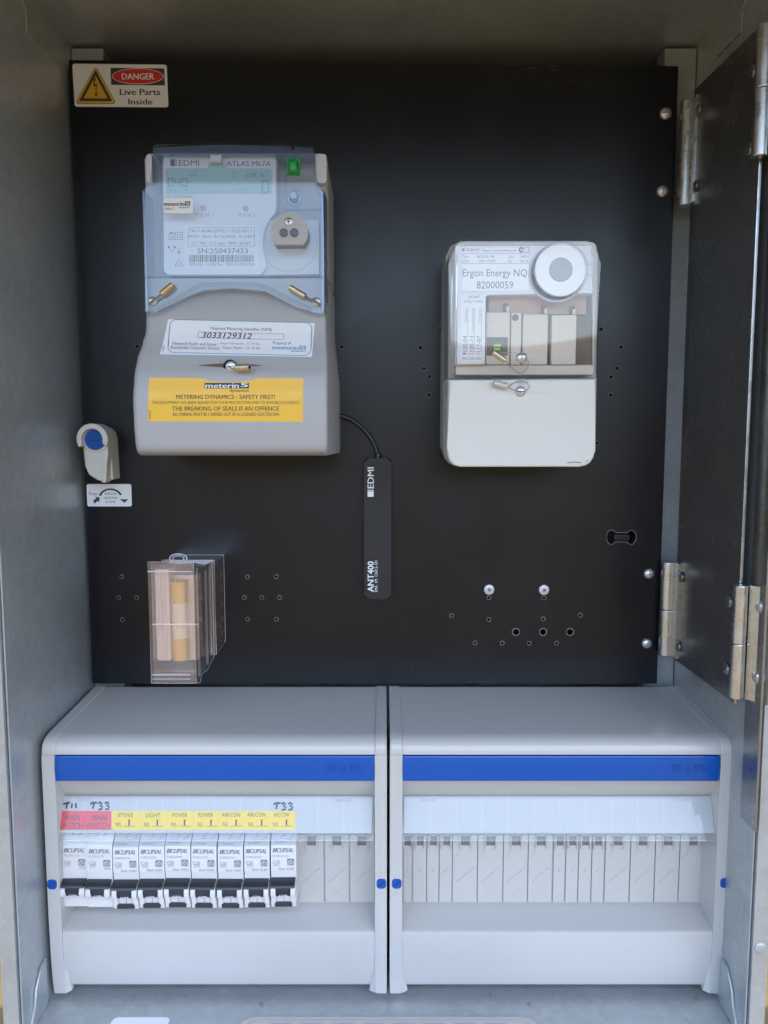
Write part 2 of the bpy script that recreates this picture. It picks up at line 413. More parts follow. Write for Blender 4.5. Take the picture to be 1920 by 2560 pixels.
b = MB(); b.xprism([(79, ZF), (-126, ZF), (-128, ZF - 1.0), (-128.6, ZF - 4), (-240, ZF - 5), (-240, ZF - 7), (79, ZF - 7)], -247, 247, 'galv'); b.build('floor', box)
screw('plug', box, 1900, 2370, YF - 1.8, 15, None, None, 'galv', 0.2)

# hinged side plate on the right with its four hinges
plate = thing('hinge_plate', 'dark steel side plate hinged between the black panel and the box front on the right', 'steel plate', (237, -70, -182))
b = MB()
zt0, zt1, zb0, zb1 = 262, 256, -182, -181
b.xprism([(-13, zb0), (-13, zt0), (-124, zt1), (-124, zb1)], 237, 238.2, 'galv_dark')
b.box(236.6, 238.6, -125.4, -123.9, zb1, zt1, 'galv_bright', 0.3); b.build('plate', plate)
def hinge(par, px, pyt, pym, pyb, Y, rp, leaf, rivets, bright='galv_bright'):
    """butt hinge: two rolled knuckles, a leaf and rivets"""
    x = TX(px[0], (pyt + pyb) / 2, Y) ; r = rp * mpp(Y)
    b = MB(); zt, zm, zb = TZ(pyt, Y), TZ(pym, Y), TZ(pyb, Y)
    b.lathe([(r * 0.9, 0), (r, 0.6), (r, zt - zm - 0.9), (r * 0.92, zt - zm - 0.3)], (x, Y, zm), bright, (0, 0, 1), 24)
    h = b.build('hinge', par)
    b = MB(); b.lathe([(r * 0.92, 0), (r, 0.6), (r, zm - zb - 0.9), (r * 0.92, zm - zb - 0.3)], (x + (px[1] - px[0]) * 0.0, Y, zb), bright, (0, 0, 1), 24); b.build('knuckle', h)
    b = MB(); (lx0, ly0), (lx1, ly1) = leaf; k = Vector((-(ly1 - ly0), lx1 - lx0)).normalized() * 0.9
    b.raw([(lx0 + k.x * a, ly0 + k.y * a, z) for z in (zb, zt) for a in (-1, 1)] + [(lx1 + k.x * a, ly1 + k.y * a, z) for z in (zb, zt) for a in (-1, 1)],
          [(0, 1, 3, 2), (4, 6, 7, 5), (0, 4, 5, 1), (2, 3, 7, 6), (0, 2, 6, 4), (1, 5, 7, 3)], bright, True); b.build('leaf', h)
    for (rx, ry, rz, ax, mm) in rivets:
        b = MB(); b.lathe([(4.3, 0), (4.3, 0.5), (3.6, 1.3), (2.0, 1.9), (0, 2.0)], (rx, ry, rz), mm, ax, 20); b.build('rivet', h)
    return h
for pt, pm, pb, rz in ((253, 382, 515, (TZ(276, -24), TZ(465, -24))), (1404, 1523, 1637, (TZ(1442, -24), TZ(1615, -24)))):
    xx = 1715 if pt < 300 else 1667
    xb = TX(xx, (pt + pb) / 2, -9)
    hinge(plate, (xx, xx), pt, pm, pb, -9, 17, ((xb + 3.4, -12), (236.2, -21)), [(236.4, -24.5, z, (-1, 0, 0), 'galv_dark') for z in rz])
for pt, pm, pb in ((62, 222, 392), (1462, 1608, 1744)):
    xx = 1905 if pt < 300 else 1846
    xb = TX(xx, (pt + pb) / 2, -131)
    zz = (TZ(pt + (pb - pt) * 0.18, -136), TZ(pt + (pb - pt) * 0.80, -136))
    hinge(plate, (xx, xx), pt, pm, pb, -131, 18, ((xb + 5.5, -133), (xb + 14.5, -146)),
          [(xb + 9.6, -141, z, (-0.8, -0.55, 0), 'galv_bright') for z in zz] + [(236.4, -112, z - 3, (-1, 0, 0), 'galv_dark') for z in zz])
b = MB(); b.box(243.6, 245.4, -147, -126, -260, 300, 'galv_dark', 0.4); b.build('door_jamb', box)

# ================================================================== black mounting panel
panel = thing('mounting_panel', 'black laminate mounting panel drilled with screw holes behind the meters', 'panel', (-8, 5, 0))
HOLES = [(304,1442),(296.7,1494.5),(341,1494.5),(306,1549),(618,1442),(690.6,1441.7),(611,1494),(655,1494),(699,1494),(619,1548),(691,1548),
 (1222.4,1494.5),(1360,1495),(1129,1539),(1222,1549),(1358,1547),(1187.7,1607),(1255.7,1607.7),(1323,1608),(1391,1608),(1450.8,1538),
 (1051,869),(1060,921),(1074,942),(1073,987.6),(1553,868),(1542.6,921),(1527.6,942),(1526.5,987.6),(1492,1108),(1502.5,823),(1101,823),(855,867),(847,921),(343,866)]
BIG = [(1289.7,1580),(1357.7,1580),(1425,1580)]
hs = [circp(x, y, 4.6 + random.uniform(-.4, .4), 0, 14) for x, y in HOLES] + [circp(x, y, 8.6, 0, 18) for x, y in BIG]
k1, k2 = T(1529, 1343, 0), T(1578, 1343.5, 0)
key = [(k1[0] + 4.2 * math.cos(R(a)), k1[1] + 6.0 * math.sin(R(a))) for a in range(40, 321, 14)]
key += [(k2[0] + 4.2 * math.cos(R(a)), k2[1] + 6.0 * math.sin(R(a))) for a in range(220, 501, 14)]
hs.append(key)
outl = [T(172, 150, 0), T(1664, 164.5, 0), (T(1664, 164.5, 0)[0], T(0, 165.5, 0)[1]), T(1696, 165.5, 0), T(1642, 1709, 0), T(232, 1709, 0)]
b = MB(); holed(b, outl, hs, 0, 6, 'laminate')
for P, rr in [(circp(x, y, 5.0, 0, 14), 0.35) for x, y in HOLES] + [(circp(x, y, 9.2, 0, 18), 0.45) for x, y in BIG] + [(key, 0.3)]:
    b.tube([(p[0], 0.12, p[1]) for p in P + P[:1]], rr, 'rim', 5)
rr = random.Random(11)
def scuffs(n, x0, x1, y0, y1, lmax, w, m='scuff'):
    for _ in range(n):
        x, y = rr.uniform(x0, x1), rr.uniform(y0, y1); a = rr.uniform(-.5, .5) + (1.57 if rr.random() < .35 else 0); L = rr.uniform(.25, 1) * lmax; kk = rr.uniform(-.2, .2) * L
        P = [T(x + L * t * math.cos(a) - kk * t * (1 - t) * math.sin(a), y + L * t * math.sin(a) + kk * t * (1 - t) * math.cos(a), 0) for t in (0, .33, .66, 1)]
        b.stroke(P, w * rr.uniform(.6, 1.3), -.03, m)
scuffs(16, 1230, 1560, 168, 175, 26, .35); scuffs(12, 1260, 1540, 178, 222, 14, .28); scuffs(16, 1080, 1380, 1698, 1706, 30, .3); scuffs(26, 260, 1600, 1180, 1690, 22, .16)
scuffs(14, 900, 1650, 300, 560, 16, .14)
for _ in range(150):
    p = T(rr.uniform(215, 1640), rr.uniform(200, 1690), 0); r_ = rr.uniform(.12, .32); b.sheet([(p[0] + r_ * math.cos(a) * rr.uniform(.6, 1.3), p[1] + r_ * math.sin(a)) for a in (0, 1.2, 2.5, 3.8, 5)], -.03, 'scuff')
b.build('panel', panel)
b = MB(); b.box(TX(1534, 1343, 10), TX(1574, 1343, 10), 9, 11, TZ(1352, 10), TZ(1336, 10), 'black_plastic', 0.5); b.build('latch', panel)
for x, y, r, a in ((1663.7, 284.7, 14, 5), (1655.6, 479, 14, 80), (1622, 1434, 13, 100), (1617, 1608, 13, 60)):
    screw('dome_screw', panel, x, y, 0, r, a, None, 'steel', 0.5)
for x, y in ((1222.8, 1474), (1360, 1474.6)):
    screw('flat_screw', panel, x, y, 0, 13, None, 40, 'zinc_matt', 0.18)

# ================================================================== danger sign
b = MB(); Y = -0.25
b.prism([T(*p, 0) for p in ((185, 159.5), (413, 162), (417, 166), (421, 264), (417, 268.5), (191, 267), (187, 263), (181, 164))], 0, Y, 'paper')
def tri(mb, cx, top, bot, hw, r, y, m):
    P = []
    for px, py, a0 in ((cx, top + r * 1.9, 30), (cx - hw + r * 1.3, bot - r, 150), (cx + hw - r * 1.3, bot - r, 270)):
        for k in range(7):
            t = R(a0 + 20 * k); P.append(T(px + r * math.cos(t), py - r * math.sin(t), 0))
    mb.sheet(P, y, m)
tri(b, 239.5, 165, 260.5, 50, 6.5, Y - 0.05, 'ink'); tri(b, 239.5, 167, 259.2, 48.3, 6, Y - 0.1, 'sign_yellow')
tri(b, 239.5, 175, 253.5, 41, 2, Y - 0.15, 'ink'); tri(b, 239.5, 190, 246.5, 30, 0.6, Y - 0.2, 'sign_yellow')
b.sheet([T(*p, 0) for p in ((235, 196), (240, 196), (237, 211), (243, 209), (241.5, 235), (245, 234), (241, 244), (236.5, 234), (239.2, 235), (240, 215), (234, 218))], Y - 0.25, 'ink')
b.sheet([T(*p, 0) for p in ((276.6, 170), (411, 171.5), (412.5, 214), (278.5, 212.5))], Y - 0.05, 'ink')
e = T(345, 191.3, 0)
b.sheet([(e[0] + math.cos(R(a)) * 20.1, e[1] + math.sin(R(a)) * 5.9) for a in range(0, 360, 8)], Y - 0.1, 'paper')
b.sheet([(e[0] + math.cos(R(a)) * 19.7, e[1] + math.sin(R(a)) * 5.5) for a in range(0, 360, 8)], Y - 0.15, 'red')
b.textp('DANGER', 305, 184, 386, 199.5, Y - 0.2, 'paper', 0.03, at=0)
b.textp('Live Parts', 299.5, 222.5, 401, 238, Y - 0.05, 'ink', 0.03, at=0)
b.textp('Inside', 321, 247.5, 381.5, 261.5, Y - 0.05, 'ink', 0.03, at=0)
o = b.build('danger_sign', None, (T(300, 214, 0)[0], 0, T(300, 214, 0)[1])); tag(o, 'white and yellow danger sign reading Live Parts Inside at the top of the panel', 'warning sign')

# ================================================================== lock and its instruction sticker
lk = thing('panel_lock', 'small white plastic panel lock with a blue slotted button', 'lock', (*[T(236, 1100, 0)[0], 0], T(236, 1100, 0)[1]))
b = MB(); c = T(238, 1098, -24)
pts = [T(x, y, -16) for x, y in ((206, 1098), (208, 1085), (216, 1073), (228, 1066.5), (246, 1066), (262, 1070), (272, 1080), (277, 1096), (279, 1130), (283, 1198), (262, 1203), (240, 1200), (222, 1187), (212, 1165), (209, 1130))]
b.prism(pts, 0, -16, 'lock_white', 1.2)
pts = [T(x, y, -24) for x, y in ((212, 1108), (268, 1108), (266, 1130), (261, 1160), (260, 1204), (252, 1204), (252, 1199), (236, 1196), (221, 1185), (212, 1165))]
b.prism(pts, -16.1, -24, 'lock_white', 1.0)
pts = [T(x, y, -26) for x, y in ((263, 1108), (270, 1108), (270, 1135), (266.5, 1162), (266, 1204), (260, 1207), (252, 1206), (259, 1203), (260, 1160), (265, 1130))]
b.prism(pts, -16.2, -26, 'lock_white', 0.6); b.build('body', lk)
b = MB()
O, I = [], []
for k in range(23):
    a = R(-25 + 235 * k / 22); O.append((c[0] + 12.2 * math.cos(a), c[1] + 12.2 * math.sin(a))); I.append((c[0] + 9.0 * math.cos(a), c[1] + 9.0 * math.sin(a)))
b.prism(O + I[::-1], -15, -31, 'lock_white', 0.7)
b.lathe([(10.6, 0), (10.6, 8.4), (10.0, 9)], (c[0] + 0.5, -16, c[1]), 'lock_white'); b.build('hood', lk)
b = MB(); b.lathe([(8.0, 0), (8.0, 1.4), (7.6, 1.9), (0, 1.9)], (c[0] + 0.6, -25.1, c[1] - 0.3), 'blue'); b.box(c[0] - 2.6, c[0] + 3.4, -27.0, -27.15, c[1] - 1.2, c[1] + 0.2, 'blue_slot', 0); b.build('button', lk)

b = MB(); b.prism(rrectp(217.5, 1210, 329, 1266, 5, 0), 0, -0.25, 'paper'); Y = -0.35
A = []; B2 = []; cc = T(277, 1244, 0)
for k in range(15):
    a = R(168 - 150 * k / 14); A.append((cc[0] + 9.8 * math.cos(a), cc[1] + 7.6 * math.sin(a))); B2.append((cc[0] + 7.9 * math.cos(a), cc[1] + 6.2 * math.sin(a)))
b.sheet(A + B2[::-1], Y, 'ink')
b.sheet([T(x, y, 0) for x, y in ((299, 1248), (321, 1248), (312, 1257))], Y, 'ink')
b.sheet([T(x, y, 0) for x, y in ((233, 1251), (241, 1246), (238, 1242), (250, 1243), (248, 1256), (245, 1252), (237, 1259))], Y, 'ink')
for s_, x0, x1, y0, y1 in (('Press', 224, 244, 1231, 1238), ('and turn', 262, 292, 1230, 1237), ('clockwise', 260, 294, 1240, 1247), ('to lock', 264, 289, 1250, 1257)): b.textp(s_, x0, y0, x1, y1, Y, 'ink', at=0)
o = b.build('instruction_sticker', None, (T(273, 1238, 0)[0], 0, T(273, 1238, 0)[1])); tag(o, 'white sticker saying press and turn clockwise to lock, below the white lock', 'sticker')

# ================================================================== antenna with its cable
an = thing('antenna', 'flat black stick antenna with white lettering and a curved black cable', 'antenna', (T(944, 1320, 0)[0], 0, T(944, 1320, 0)[1]))
b = MB(); Y = -8
P = rrectp(910.5, 1146, 978, 1498, 9, Y); b.prism(P, 0, Y, 'black_matt', 1.6, 3)
for k in range(4):
    pass
b.textp('EDMI', 919, 1168, 934.5, 1221, Y - .1, 'paper', 0.02, 1)
b.rectp(919, 1228.5, 934, 1242, Y - .1, 'paper', Y)
for q in range(3): b.rectp(919 + q * 5.3, 1224.5, 923 + q * 5.3, 1227.6, Y - .1, 'paper', Y)
b.textp('ANT400', 919, 1403, 934.5, 1480, Y - .1, 'paper', 0.03, 1); b.textp('SMA  1M  CA012-101', 936.5, 1402, 944, 1480, Y - .1, 'paper', 0.01, 1)
b.build('case', an)
b = MB(); P = [(*[TX(x, y, -4)], yy, TZ(y, -4)) for x, y, yy in ((846, 1039, -6), (858, 1041, -5), (874, 1047, -4.5), (892, 1058, -4), (909, 1073, -4), (922, 1088, -4), (931, 1102, -4), (938, 1117, -4), (943, 1133, -4), (945, 1148, -4))]
b.tube(P, 1.75, 'black_plastic', 10); b.lathe([(2.6, 0), (2.6, 4), (2.0, 5)], (TX(945, 1148, -4), -4, TZ(1148, -4)), 'black_plastic', (0, 0, 1)); b.build('cable', an)
# ================================================================== electricity meter
def catmull(tab, t):
    """smooth interpolation of rows [key, v1, v2...] on the key"""
    if t <= tab[0][0]: return tab[0][1:]
    for i in range(len(tab) - 1):
        if tab[i][0] <= t <= tab[i + 1][0]:
            u = (t - tab[i][0]) / (tab[i + 1][0] - tab[i][0]); u = u * u * (3 - 2 * u) * 0.5 + u * 0.5
            return [a + (c - a) * u for a, c in zip(tab[i][1:], tab[i + 1][1:])]
    return tab[-1][1:]
me_ = thing('electricity_meter', 'large grey electricity meter with a clear blue-tinted cover and yellow safety label', 'electricity meter', (-106, 0, -5))
b = MB()
b.prism(rrectp(366, 384, 816, 700, 12, -70), -0.2, -70, 'meter_grey', 3)
b.box(TX(800, 500, -60), TX(834, 500, -2), -62, -0.3, TZ(700, -60), TZ(420, -60), 'meter_grey', 2)
b.build('body', me_)
ROWS = [(696, 362, 814, 836, -79), (787, 360, 815, 837, -86), (828, 359, 816, 838.5, -88), (856, 351, 817, 841, -90.5), (898, 337, 818, 846, -96), (940, 330, 818.5, 849, -101),
        (992, 326.5, 818.5, 850, -103.5), (1060, 329, 818.5, 850.5, -104), (1110, 333, 818.5, 850.5, -103), (1124, 335.5, 818, 850.5, -101.5), (1133, 339.5, 817.5, 850, -98), (1139, 347, 816.5, 850, -91)]
secs = []; YT = []
keys = [696 + (1110 - 696) * k / 30 for k in range(31)] + [1117, 1124, 1129, 1133, 1136, 1139]
for py in keys:
    xl, xr, xb, Yf = catmull(ROWS, py)
    z = TZ(py, Yf); a = TX(xl, py, Yf); c = TX(xr, py, Yf); d = TX(xb, py, 0); YT.append((z, Yf))
    secs.append([(a - 0.5, -0.5, z), (a, Yf + 7, z), (a + 0.5, Yf + 3.6, z), (a + 1.8, Yf + 1.3, z), (a + 4.5, Yf + 0.2, z), (a + 12, Yf, z), (c - 10, Yf, z), (c - 2.5, Yf + 0.1, z), (c - 0.8, Yf + 0.7, z), (c, Yf + 2.4, z), (d, -0.5, z)])
b = MB(); b.loft(secs, 'meter_grey')
def Yc(z):
    for (z0, y0), (z1, y1) in zip(YT, YT[1:]):
        if z1 <= z <= z0: return y0 + (y1 - y0) * (z0 - z) / (z0 - z1)
    return YT[0][1] if z > YT[0][0] else YT[-1][1]
tc_ = b.build('terminal_cover', me_, angle=50)
# thumb scoop and its screw
b = MB(); sx, sz = T(574, 917, -98)
V = []; F = []; nr, ns = 6, 36
for i in range(nr + 1):
    q = i / nr
    for k in range(ns):
        a = 2 * math.pi * k / ns; rx, rz_ = 32 * q, (11.5 if math.sin(a) < 0 else 2.2) * q
        x, z = sx + rx * math.cos(a), sz + rz_ * math.sin(a); V.append((x, Yc(z) - 0.12 - 0.25 * (1 - q * q), z))
for i in range(nr):
    for k in range(ns): F.append((i * ns + k, (i + 1) * ns + k, (i + 1) * ns + (k + 1) % ns, i * ns + (k + 1) % ns))
b.raw(V, F, 'meter_grey')
b.prism([(sx - 21, sz + 1), (sx, sz + 2.6), (sx + 22, sz + 1), (sx, sz - 1.0)], Yc(sz) + 1, Yc(sz) - 0.7, 'recess_brown')
b.lathe([(4.6, 0), (4.6, 2)], (sx + 0.5, Yc(sz) + 1, sz + 0.2), 'void'); b.build('thumb_recess', me_)
screw('cover_screw', me_, 577.5, 916, -99.5, 13, 10, None, 'steel', 0.3)
def seal(par, P, m, r=2.1, wire=None, wr=0.35):
    """crimped ferrule seal with its wire"""
    b = MB(); A, B_ = Vector(P[0]), Vector(P[1]); d = (B_ - A).normalized()
    b.tube([A, A + d * 0.6, A.lerp(B_, 0.5), B_ - d * 0.6, B_], r, m, 12)
    b.tube([A - d * 0.05, A + d * 0.1], r * 0.55, 'void', 10)
    s_ = b.build('seal', par)
    if wire:
        b = MB(); b.tube(wire, wr, 'wire', 8); b.build('seal_wire', s_)
    return s_
def P3(px, py, Y): x, z = T(px, py, Y); return (x, Y, z)
seal(me_, [P3(624, 918, -108), P3(591, 919, -105)], 'brass_grey', 2.6, [P3(592, 918, -104), P3(580, 922, -103), P3(570, 914, -102)])
# stickers on the terminal cover (they follow its curve)
def on_cover(mb, off=-0.15): mb.map(lambda v: (v.x, Yc(v.z) + off + v.y, v.z))
def gridsheet(mb, c4, m, Y, n=14, mm=6):
    """quad through four pixel corners, cut into strips so that it can follow a curved face"""
    P = [T(*p, Y) for p in c4]; V = []; F = []
    for i in range(n + 1):
        for j in range(mm + 1):
            u, v = j / mm, i / n
            t = [P[0][k] + (P[1][k] - P[0][k]) * u for k in (0, 1)]; q = [P[3][k] + (P[2][k] - P[3][k]) * u for k in (0, 1)]
            V.append((t[0] + (q[0] - t[0]) * v, 0, t[1] + (q[1] - t[1]) * v))
    for i in range(n):
        for j in range(mm): a = i * (mm + 1) + j; F.append((a, a + 1, a + mm + 2, a + mm + 1))
    mb.raw(V, F, m)
def logo(mb, x0, y0, x1, y1, Y, dark, at, tail=True, mm='paper'):
    """the outlined wordmark: heavy lower-case letters with a pale outline, and the small word under its end"""
    h = y1 - y0
    mb.textp('meterin', x0, y0 + h * 0.12, x0 + (x1 - x0) * 0.79, y0 + h * 0.62, Y, dark, 0.055, at=at)
    mb.rectp(x0 + (x1 - x0) * 0.81, y0, x1, y0 + h * 0.60, Y, dark, at)
    mb.textp('5', x0 + (x1 - x0) * 0.85, y0 + h * 0.08, x1 - (x1 - x0) * 0.03, y0 + h * 0.5, Y - 0.05, mm, 0.03, at=at)
    mb.textp('dynamics', x0 + (x1 - x0) * 0.57, y0 + h * 0.68, x1, y1, Y, 'ink', 0.02, at=at)
yl = -92
b = MB(); gridsheet(b, ((414.7, 795), (785, 805), (780.7, 893.5), (402, 887)), 'paper', yl)
def rotp(px, py, cx=595, cy=845, a=1.35):
    t = R(a); return (cx + (px - cx) * math.cos(t) - (py - cy) * math.sin(t), cy + (px - cx) * math.sin(t) + (py - cy) * math.cos(t))
bb = MB()
for s_, x0, y0, x1, y1, bold, m_ in (('National Metering Identifier (NMI)', 523, 816, 677, 826.5, .02, 'ink_soft'), ('Network Faults and Issues', 431, 857, 541, 866, .02, 'ink_soft'), ('- Ergon Network - 13 22 96', 545, 855, 648, 864, .005, 'ink_soft'),
        ('Residential Customer Service', 428, 867.5, 550, 876, .02, 'ink_soft'), ('- Ergon Retail - 13 10 46', 553, 866, 650, 875, .005, 'ink_soft'), ('Property of', 682, 850, 727, 861, .0, 'ink')):
    bb.textp(s_, x0, y0, x1, y1, -0.08, m_, bold, at=yl)
bb.textp('3033129312', 503, 831, 628, 846, -0.1, 'pen', 0.012, shear=0.25, at=yl)
logo(bb, 681, 860, 765, 878, -0.08, 'light_blue', yl)
bb.framep(492, 830, 708, 846, 1.0, -0.08, 'ink_soft', yl)
bb.textp('9028-3', 407, 867, 412, 883, -0.08, 'ink', 0, 1, at=yl)
P = rrectp(420, 800, 778, 886, 16, yl, 6)
bb.tube([(p[0], 0, p[1]) for p in P + P[:1]], 0.28, 'light_blue', 4)
c0 = T(595, 845, yl)
bb.map(lambda v: (c0[0] + (v.x - c0[0]) * math.cos(R(-1.35)) - (v.z - c0[1]) * math.sin(R(-1.35)), v.y, c0[1] + (v.x - c0[0]) * math.sin(R(-1.35)) + (v.z - c0[1]) * math.cos(R(-1.35))))
mef = bpy.data.meshes.new('x'); bb.bm.to_mesh(mef)
i0 = [b.mi(n) for n in bb.m]
for p in mef.polygons: p.material_index = i0[p.material_index]
b.bm.from_mesh(mef); bb.bm.free()
on_cover(b); o = b.build('number_label', me_); o['label'] = 'white label with a handwritten ten digit number in a blue rounded frame'
b = MB(); yl = -103; gridsheet(b, ((371.7, 944), (758, 945), (758, 1054.5), (371, 1053.5)), 'sticker_yellow', yl)
for s_, x0, y0, x1, y1, bold, m_ in (('METERING DYNAMICS - SAFETY FIRST!', 441, 987, 688, 997.5, .018, 'ink'), ('THIS EQUIPMENT HAS BEEN SEALED FOR YOUR PROTECTION AND TO ENSURE ACCURACY', 381, 1003, 749, 1011, .008, 'ink'),
        ('THE BREAKING OF SEALS IS AN OFFENCE', 431, 1016, 698, 1027, .018, 'ink'), ('ALL WIRING MUST BE CARRIED OUT BY A LICENSED ELECTRICIAN', 432, 1031.5, 698, 1040, .012, 'ink')):
    b.textp(s_, x0, y0, x1, y1, -0.08, m_, bold, at=yl)
b.textp('8028-06', 373, 1026, 378, 1047, -0.08, 'ink', 0, 1, at=yl)
b.rectp(511, 957, 622, 971, -0.05, 'ink', yl)
b.textp('meterin', 513, 958.5, 597, 970, -0.1, 'paper', 0.03, at=yl); b.textp('5', 601, 957.5, 620, 967.5, -0.1, 'paper', 0.05, at=yl); b.textp('dynamics', 574, 973, 622, 981.5, -0.08, 'ink', 0.02, at=yl)
on_cover(b); o = b.build('safety_label', me_); o['label'] = 'yellow safety label about breaking of seals'

# clear cover, arched at its foot
Y = -92
cov = [(381, 366), (386, 361), (560, 357), (720, 361), (728, 362), (729, 372), (736, 372), (737, 363), (776, 365), (786, 372), (788, 392), (788, 466), (796, 472), (811, 474), (813, 787), (779, 785), (742, 768), (690, 742), (666, 729), (645, 722), (575, 720), (507, 722), (487, 729), (452, 750), (393, 785), (359.5, 785), (357, 474), (359, 466), (380, 462)]
b = MB(); b.prism([T(x, y, Y) for x, y in cov], -62, Y, 'clear_blue', 1.4, 3); b.build('clear_cover', me_)
# rolled edge round the arch and the window frame lines moulded in the cover
b = MB()
arch = [P3(x, y, Y + 3) for x, y in ((394, 776), (450, 742), (487, 720), (507, 712), (575, 710), (645, 712), (668, 719), (692, 732), (744, 758), (780, 776))]
b.tube(arch, 1.6, 'clear_blue', 8)
b.box(TX(362, 693, Y), TX(809, 693, Y), Y - 0.2, Y - 1.1, TZ(695, Y), TZ(691.5, Y), 'clear_blue', 0.2)
b.box(TX(404, 386, Y), TX(693, 386, Y), Y - 0.2, Y - 0.9, TZ(389, Y), TZ(386, Y), 'clear_blue', 0.2)
for x0, x1, y0, y1 in ((713, 715, 398, 528), (404, 406, 386, 690), (713, 810, 523, 526)): b.box(TX(x0, (y0 + y1) / 2, Y), TX(x1, (y0 + y1) / 2, Y), Y - 0.2, Y - 0.9, TZ(y1, Y), TZ(y0, Y), 'clear_blue', 0.15)
b.prism([T(x, y, -89) for x, y in ((384, 368), (560, 362), (727, 365), (729, 375), (736, 375), (739, 366), (782, 370), (785, 385), (384, 385))], -64, -89, 'clear_band', .5)
b.box(TX(358.5, 600, -89), TX(365, 600, -89), -64, -89, TZ(780, -89), TZ(476, -89), 'clear_band', .4); b.box(TX(802, 600, -89), TX(810, 600, -89), -72.5, -89, TZ(780, -89), TZ(478, -89), 'clear_band', .4)
b.build('cover_moulding', me_)
# face plate with display
Y = -82
fp = [(407, 398), (413, 390), (685, 391), (691, 398), (691, 520), (688, 532), (676, 545), (662, 566), (656, 590), (655, 620), (662, 650), (668, 664), (655, 684), (648, 687), (420, 687), (409, 677)]
b = MB(); b.prism([T(x, y, Y) for x, y in fp], -71, Y, 'face_white', 0.6)
for s_, x0, y0, x1, y1, bold, m_ in (('EDMI', 447, 400, 498, 414.5, .006, 'ink_soft'), ('ATLAS Mk7A', 566, 402, 677, 415.5, .004, 'ink_soft'), ('E1 E2 E3 E4 E5', 419, 488.5, 480, 495, 0, 'ink_pale'), ('PULSE 1', 489, 533, 533.5, 541.5, 0, 'ink_pale'), ('PULSE 2', 595.5, 533, 639, 541.5, 0, 'ink_pale')):
    b.textp(s_, x0, y0, x1, y1, Y - .1, m_, bold)
b.rectp(426, 398.5, 437, 415, Y - .1, 'ink_soft', Y)
for q in range(3): b.rectp(438.5, 399 + q * 5.5, 442, 403 + q * 5.5, Y - .1, 'ink_soft', Y)
# little pictograms left of the rating label
b.framep(422, 583, 435, 600, 1.1, Y - .1, 'ink_soft', Y); b.rectp(425, 580, 432, 583, Y - .1, 'ink_soft', Y); b.textp('U', 426, 587, 431.5, 596, Y - .1, 'ink_soft')
b.framep(437.5, 580, 456.5, 599.5, 1.2, Y - .1, 'ink_soft', Y); b.framep(442, 585, 452, 595, 1.0, Y - .1, 'ink_soft', Y)
for pts in (((422, 619), (430, 632), (437, 619)), ((447.5, 618), (447.5, 628)), ((437, 665), (448, 648), (460, 665), (437, 665)), ((444, 659), (447.5, 663), (453, 654))):
    b.stroke([T(x, y, Y) for x, y in pts], 0.4, Y - .1, 'ink_soft')
for x, y in ((422, 618), (437, 618), (447.5, 631)): b.sheet(circp(x, y, 2.8, Y, 10), Y - .12, 'ink_soft')
fpo = b.build('face_plate', me_)
b = MB()
b.prism(rrectp(414, 421, 679.5, 485, 6, Y), Y - 0.05, Y - 0.3, 'lcd', 0.1)
b.sheet([T(x, y, Y) for x, y in ((524, 409), (561, 409), (568, 424), (517, 424))], Y - .33, 'lcd')
SEG = {'0': 'abcdef', '4': 'fgbc', '1': 'bc'}
def seg7(mb, ch, x0, y0, x1, y1, Yq, m, w=2.0):
    ym = (y0 + y1) / 2; g = 1.0
    L = {'a': (x0 + g, y0, x1 - g, y0 + w), 'd': (x0 + g, y1 - w, x1 - g, y1), 'g': (x0 + g, ym - w / 2, x1 - g, ym + w / 2), 'f': (x0, y0 + g, x0 + w, ym - g), 'b': (x1 - w, y0 + g, x1, ym - g), 'e': (x0, ym + g, x0 + w, y1 - g), 'c': (x1 - w, ym + g, x1, y1 - g)}
    for k in SEG[ch]: mb.rectp(*L[k], Yq - .36, m, Yq)
for i, ch in enumerate('040'): seg7(b, ch, 420 + i * 17.5, 446, 434 + i * 17.5, 468, Y, 'lcd_ink')
seg7(b, '0', 655, 451, 672, 482, Y, 'lcd_ink', 2.4)
b.textp('kW', 615, 432, 642, 444, Y - .36, 'lcd_ink', 0); b.textp('h', 652, 432, 660, 444, Y - .36, 'lcd_ink', 0); b.textp('50 A', 472, 434, 493, 441, Y - .36, 'lcd_ink', 0)
b.tube([(p[0], Y - .36, p[1]) for p in circp(586, 438, 6, Y, 16, 0, 350)], 0.15, 'lcd_ink', 4)
for x in (425, 438, 464): b.sheet([T(x, 474, Y), T(x + 4, 474, Y), T(x + 2, 478, Y)], Y - .36, 'lcd_ink')
b.build('display', fpo)
b = MB(); b.box(TX(528, 400, -84), TX(556, 400, -84), -82.5, -88, TZ(409, -84), TZ(390, -84), 'face_white', 0.6); b.build('latch_tab', fpo)
for x, y in ((508, 520), (614.7, 521.6)):
    b = MB(); p = T(x, y, Y); b.lathe([(2.0, 0), (2.0, .35), (1.7, .5), (0, .5)], (p[0], Y - .05, p[1]), 'port_grey', seg=18); b.build('pulse_lamp', fpo)
b = MB(); b.prism([T(x, y, Y) for x, y in ((462, 563.5), (646.5, 564), (647, 674), (462.5, 672))], Y - .05, Y - .3, 'paper')
Y2 = Y - .4
b.framep(470.5, 569, 637, 616.5, 0.9, Y2, 'ink_soft', Y)
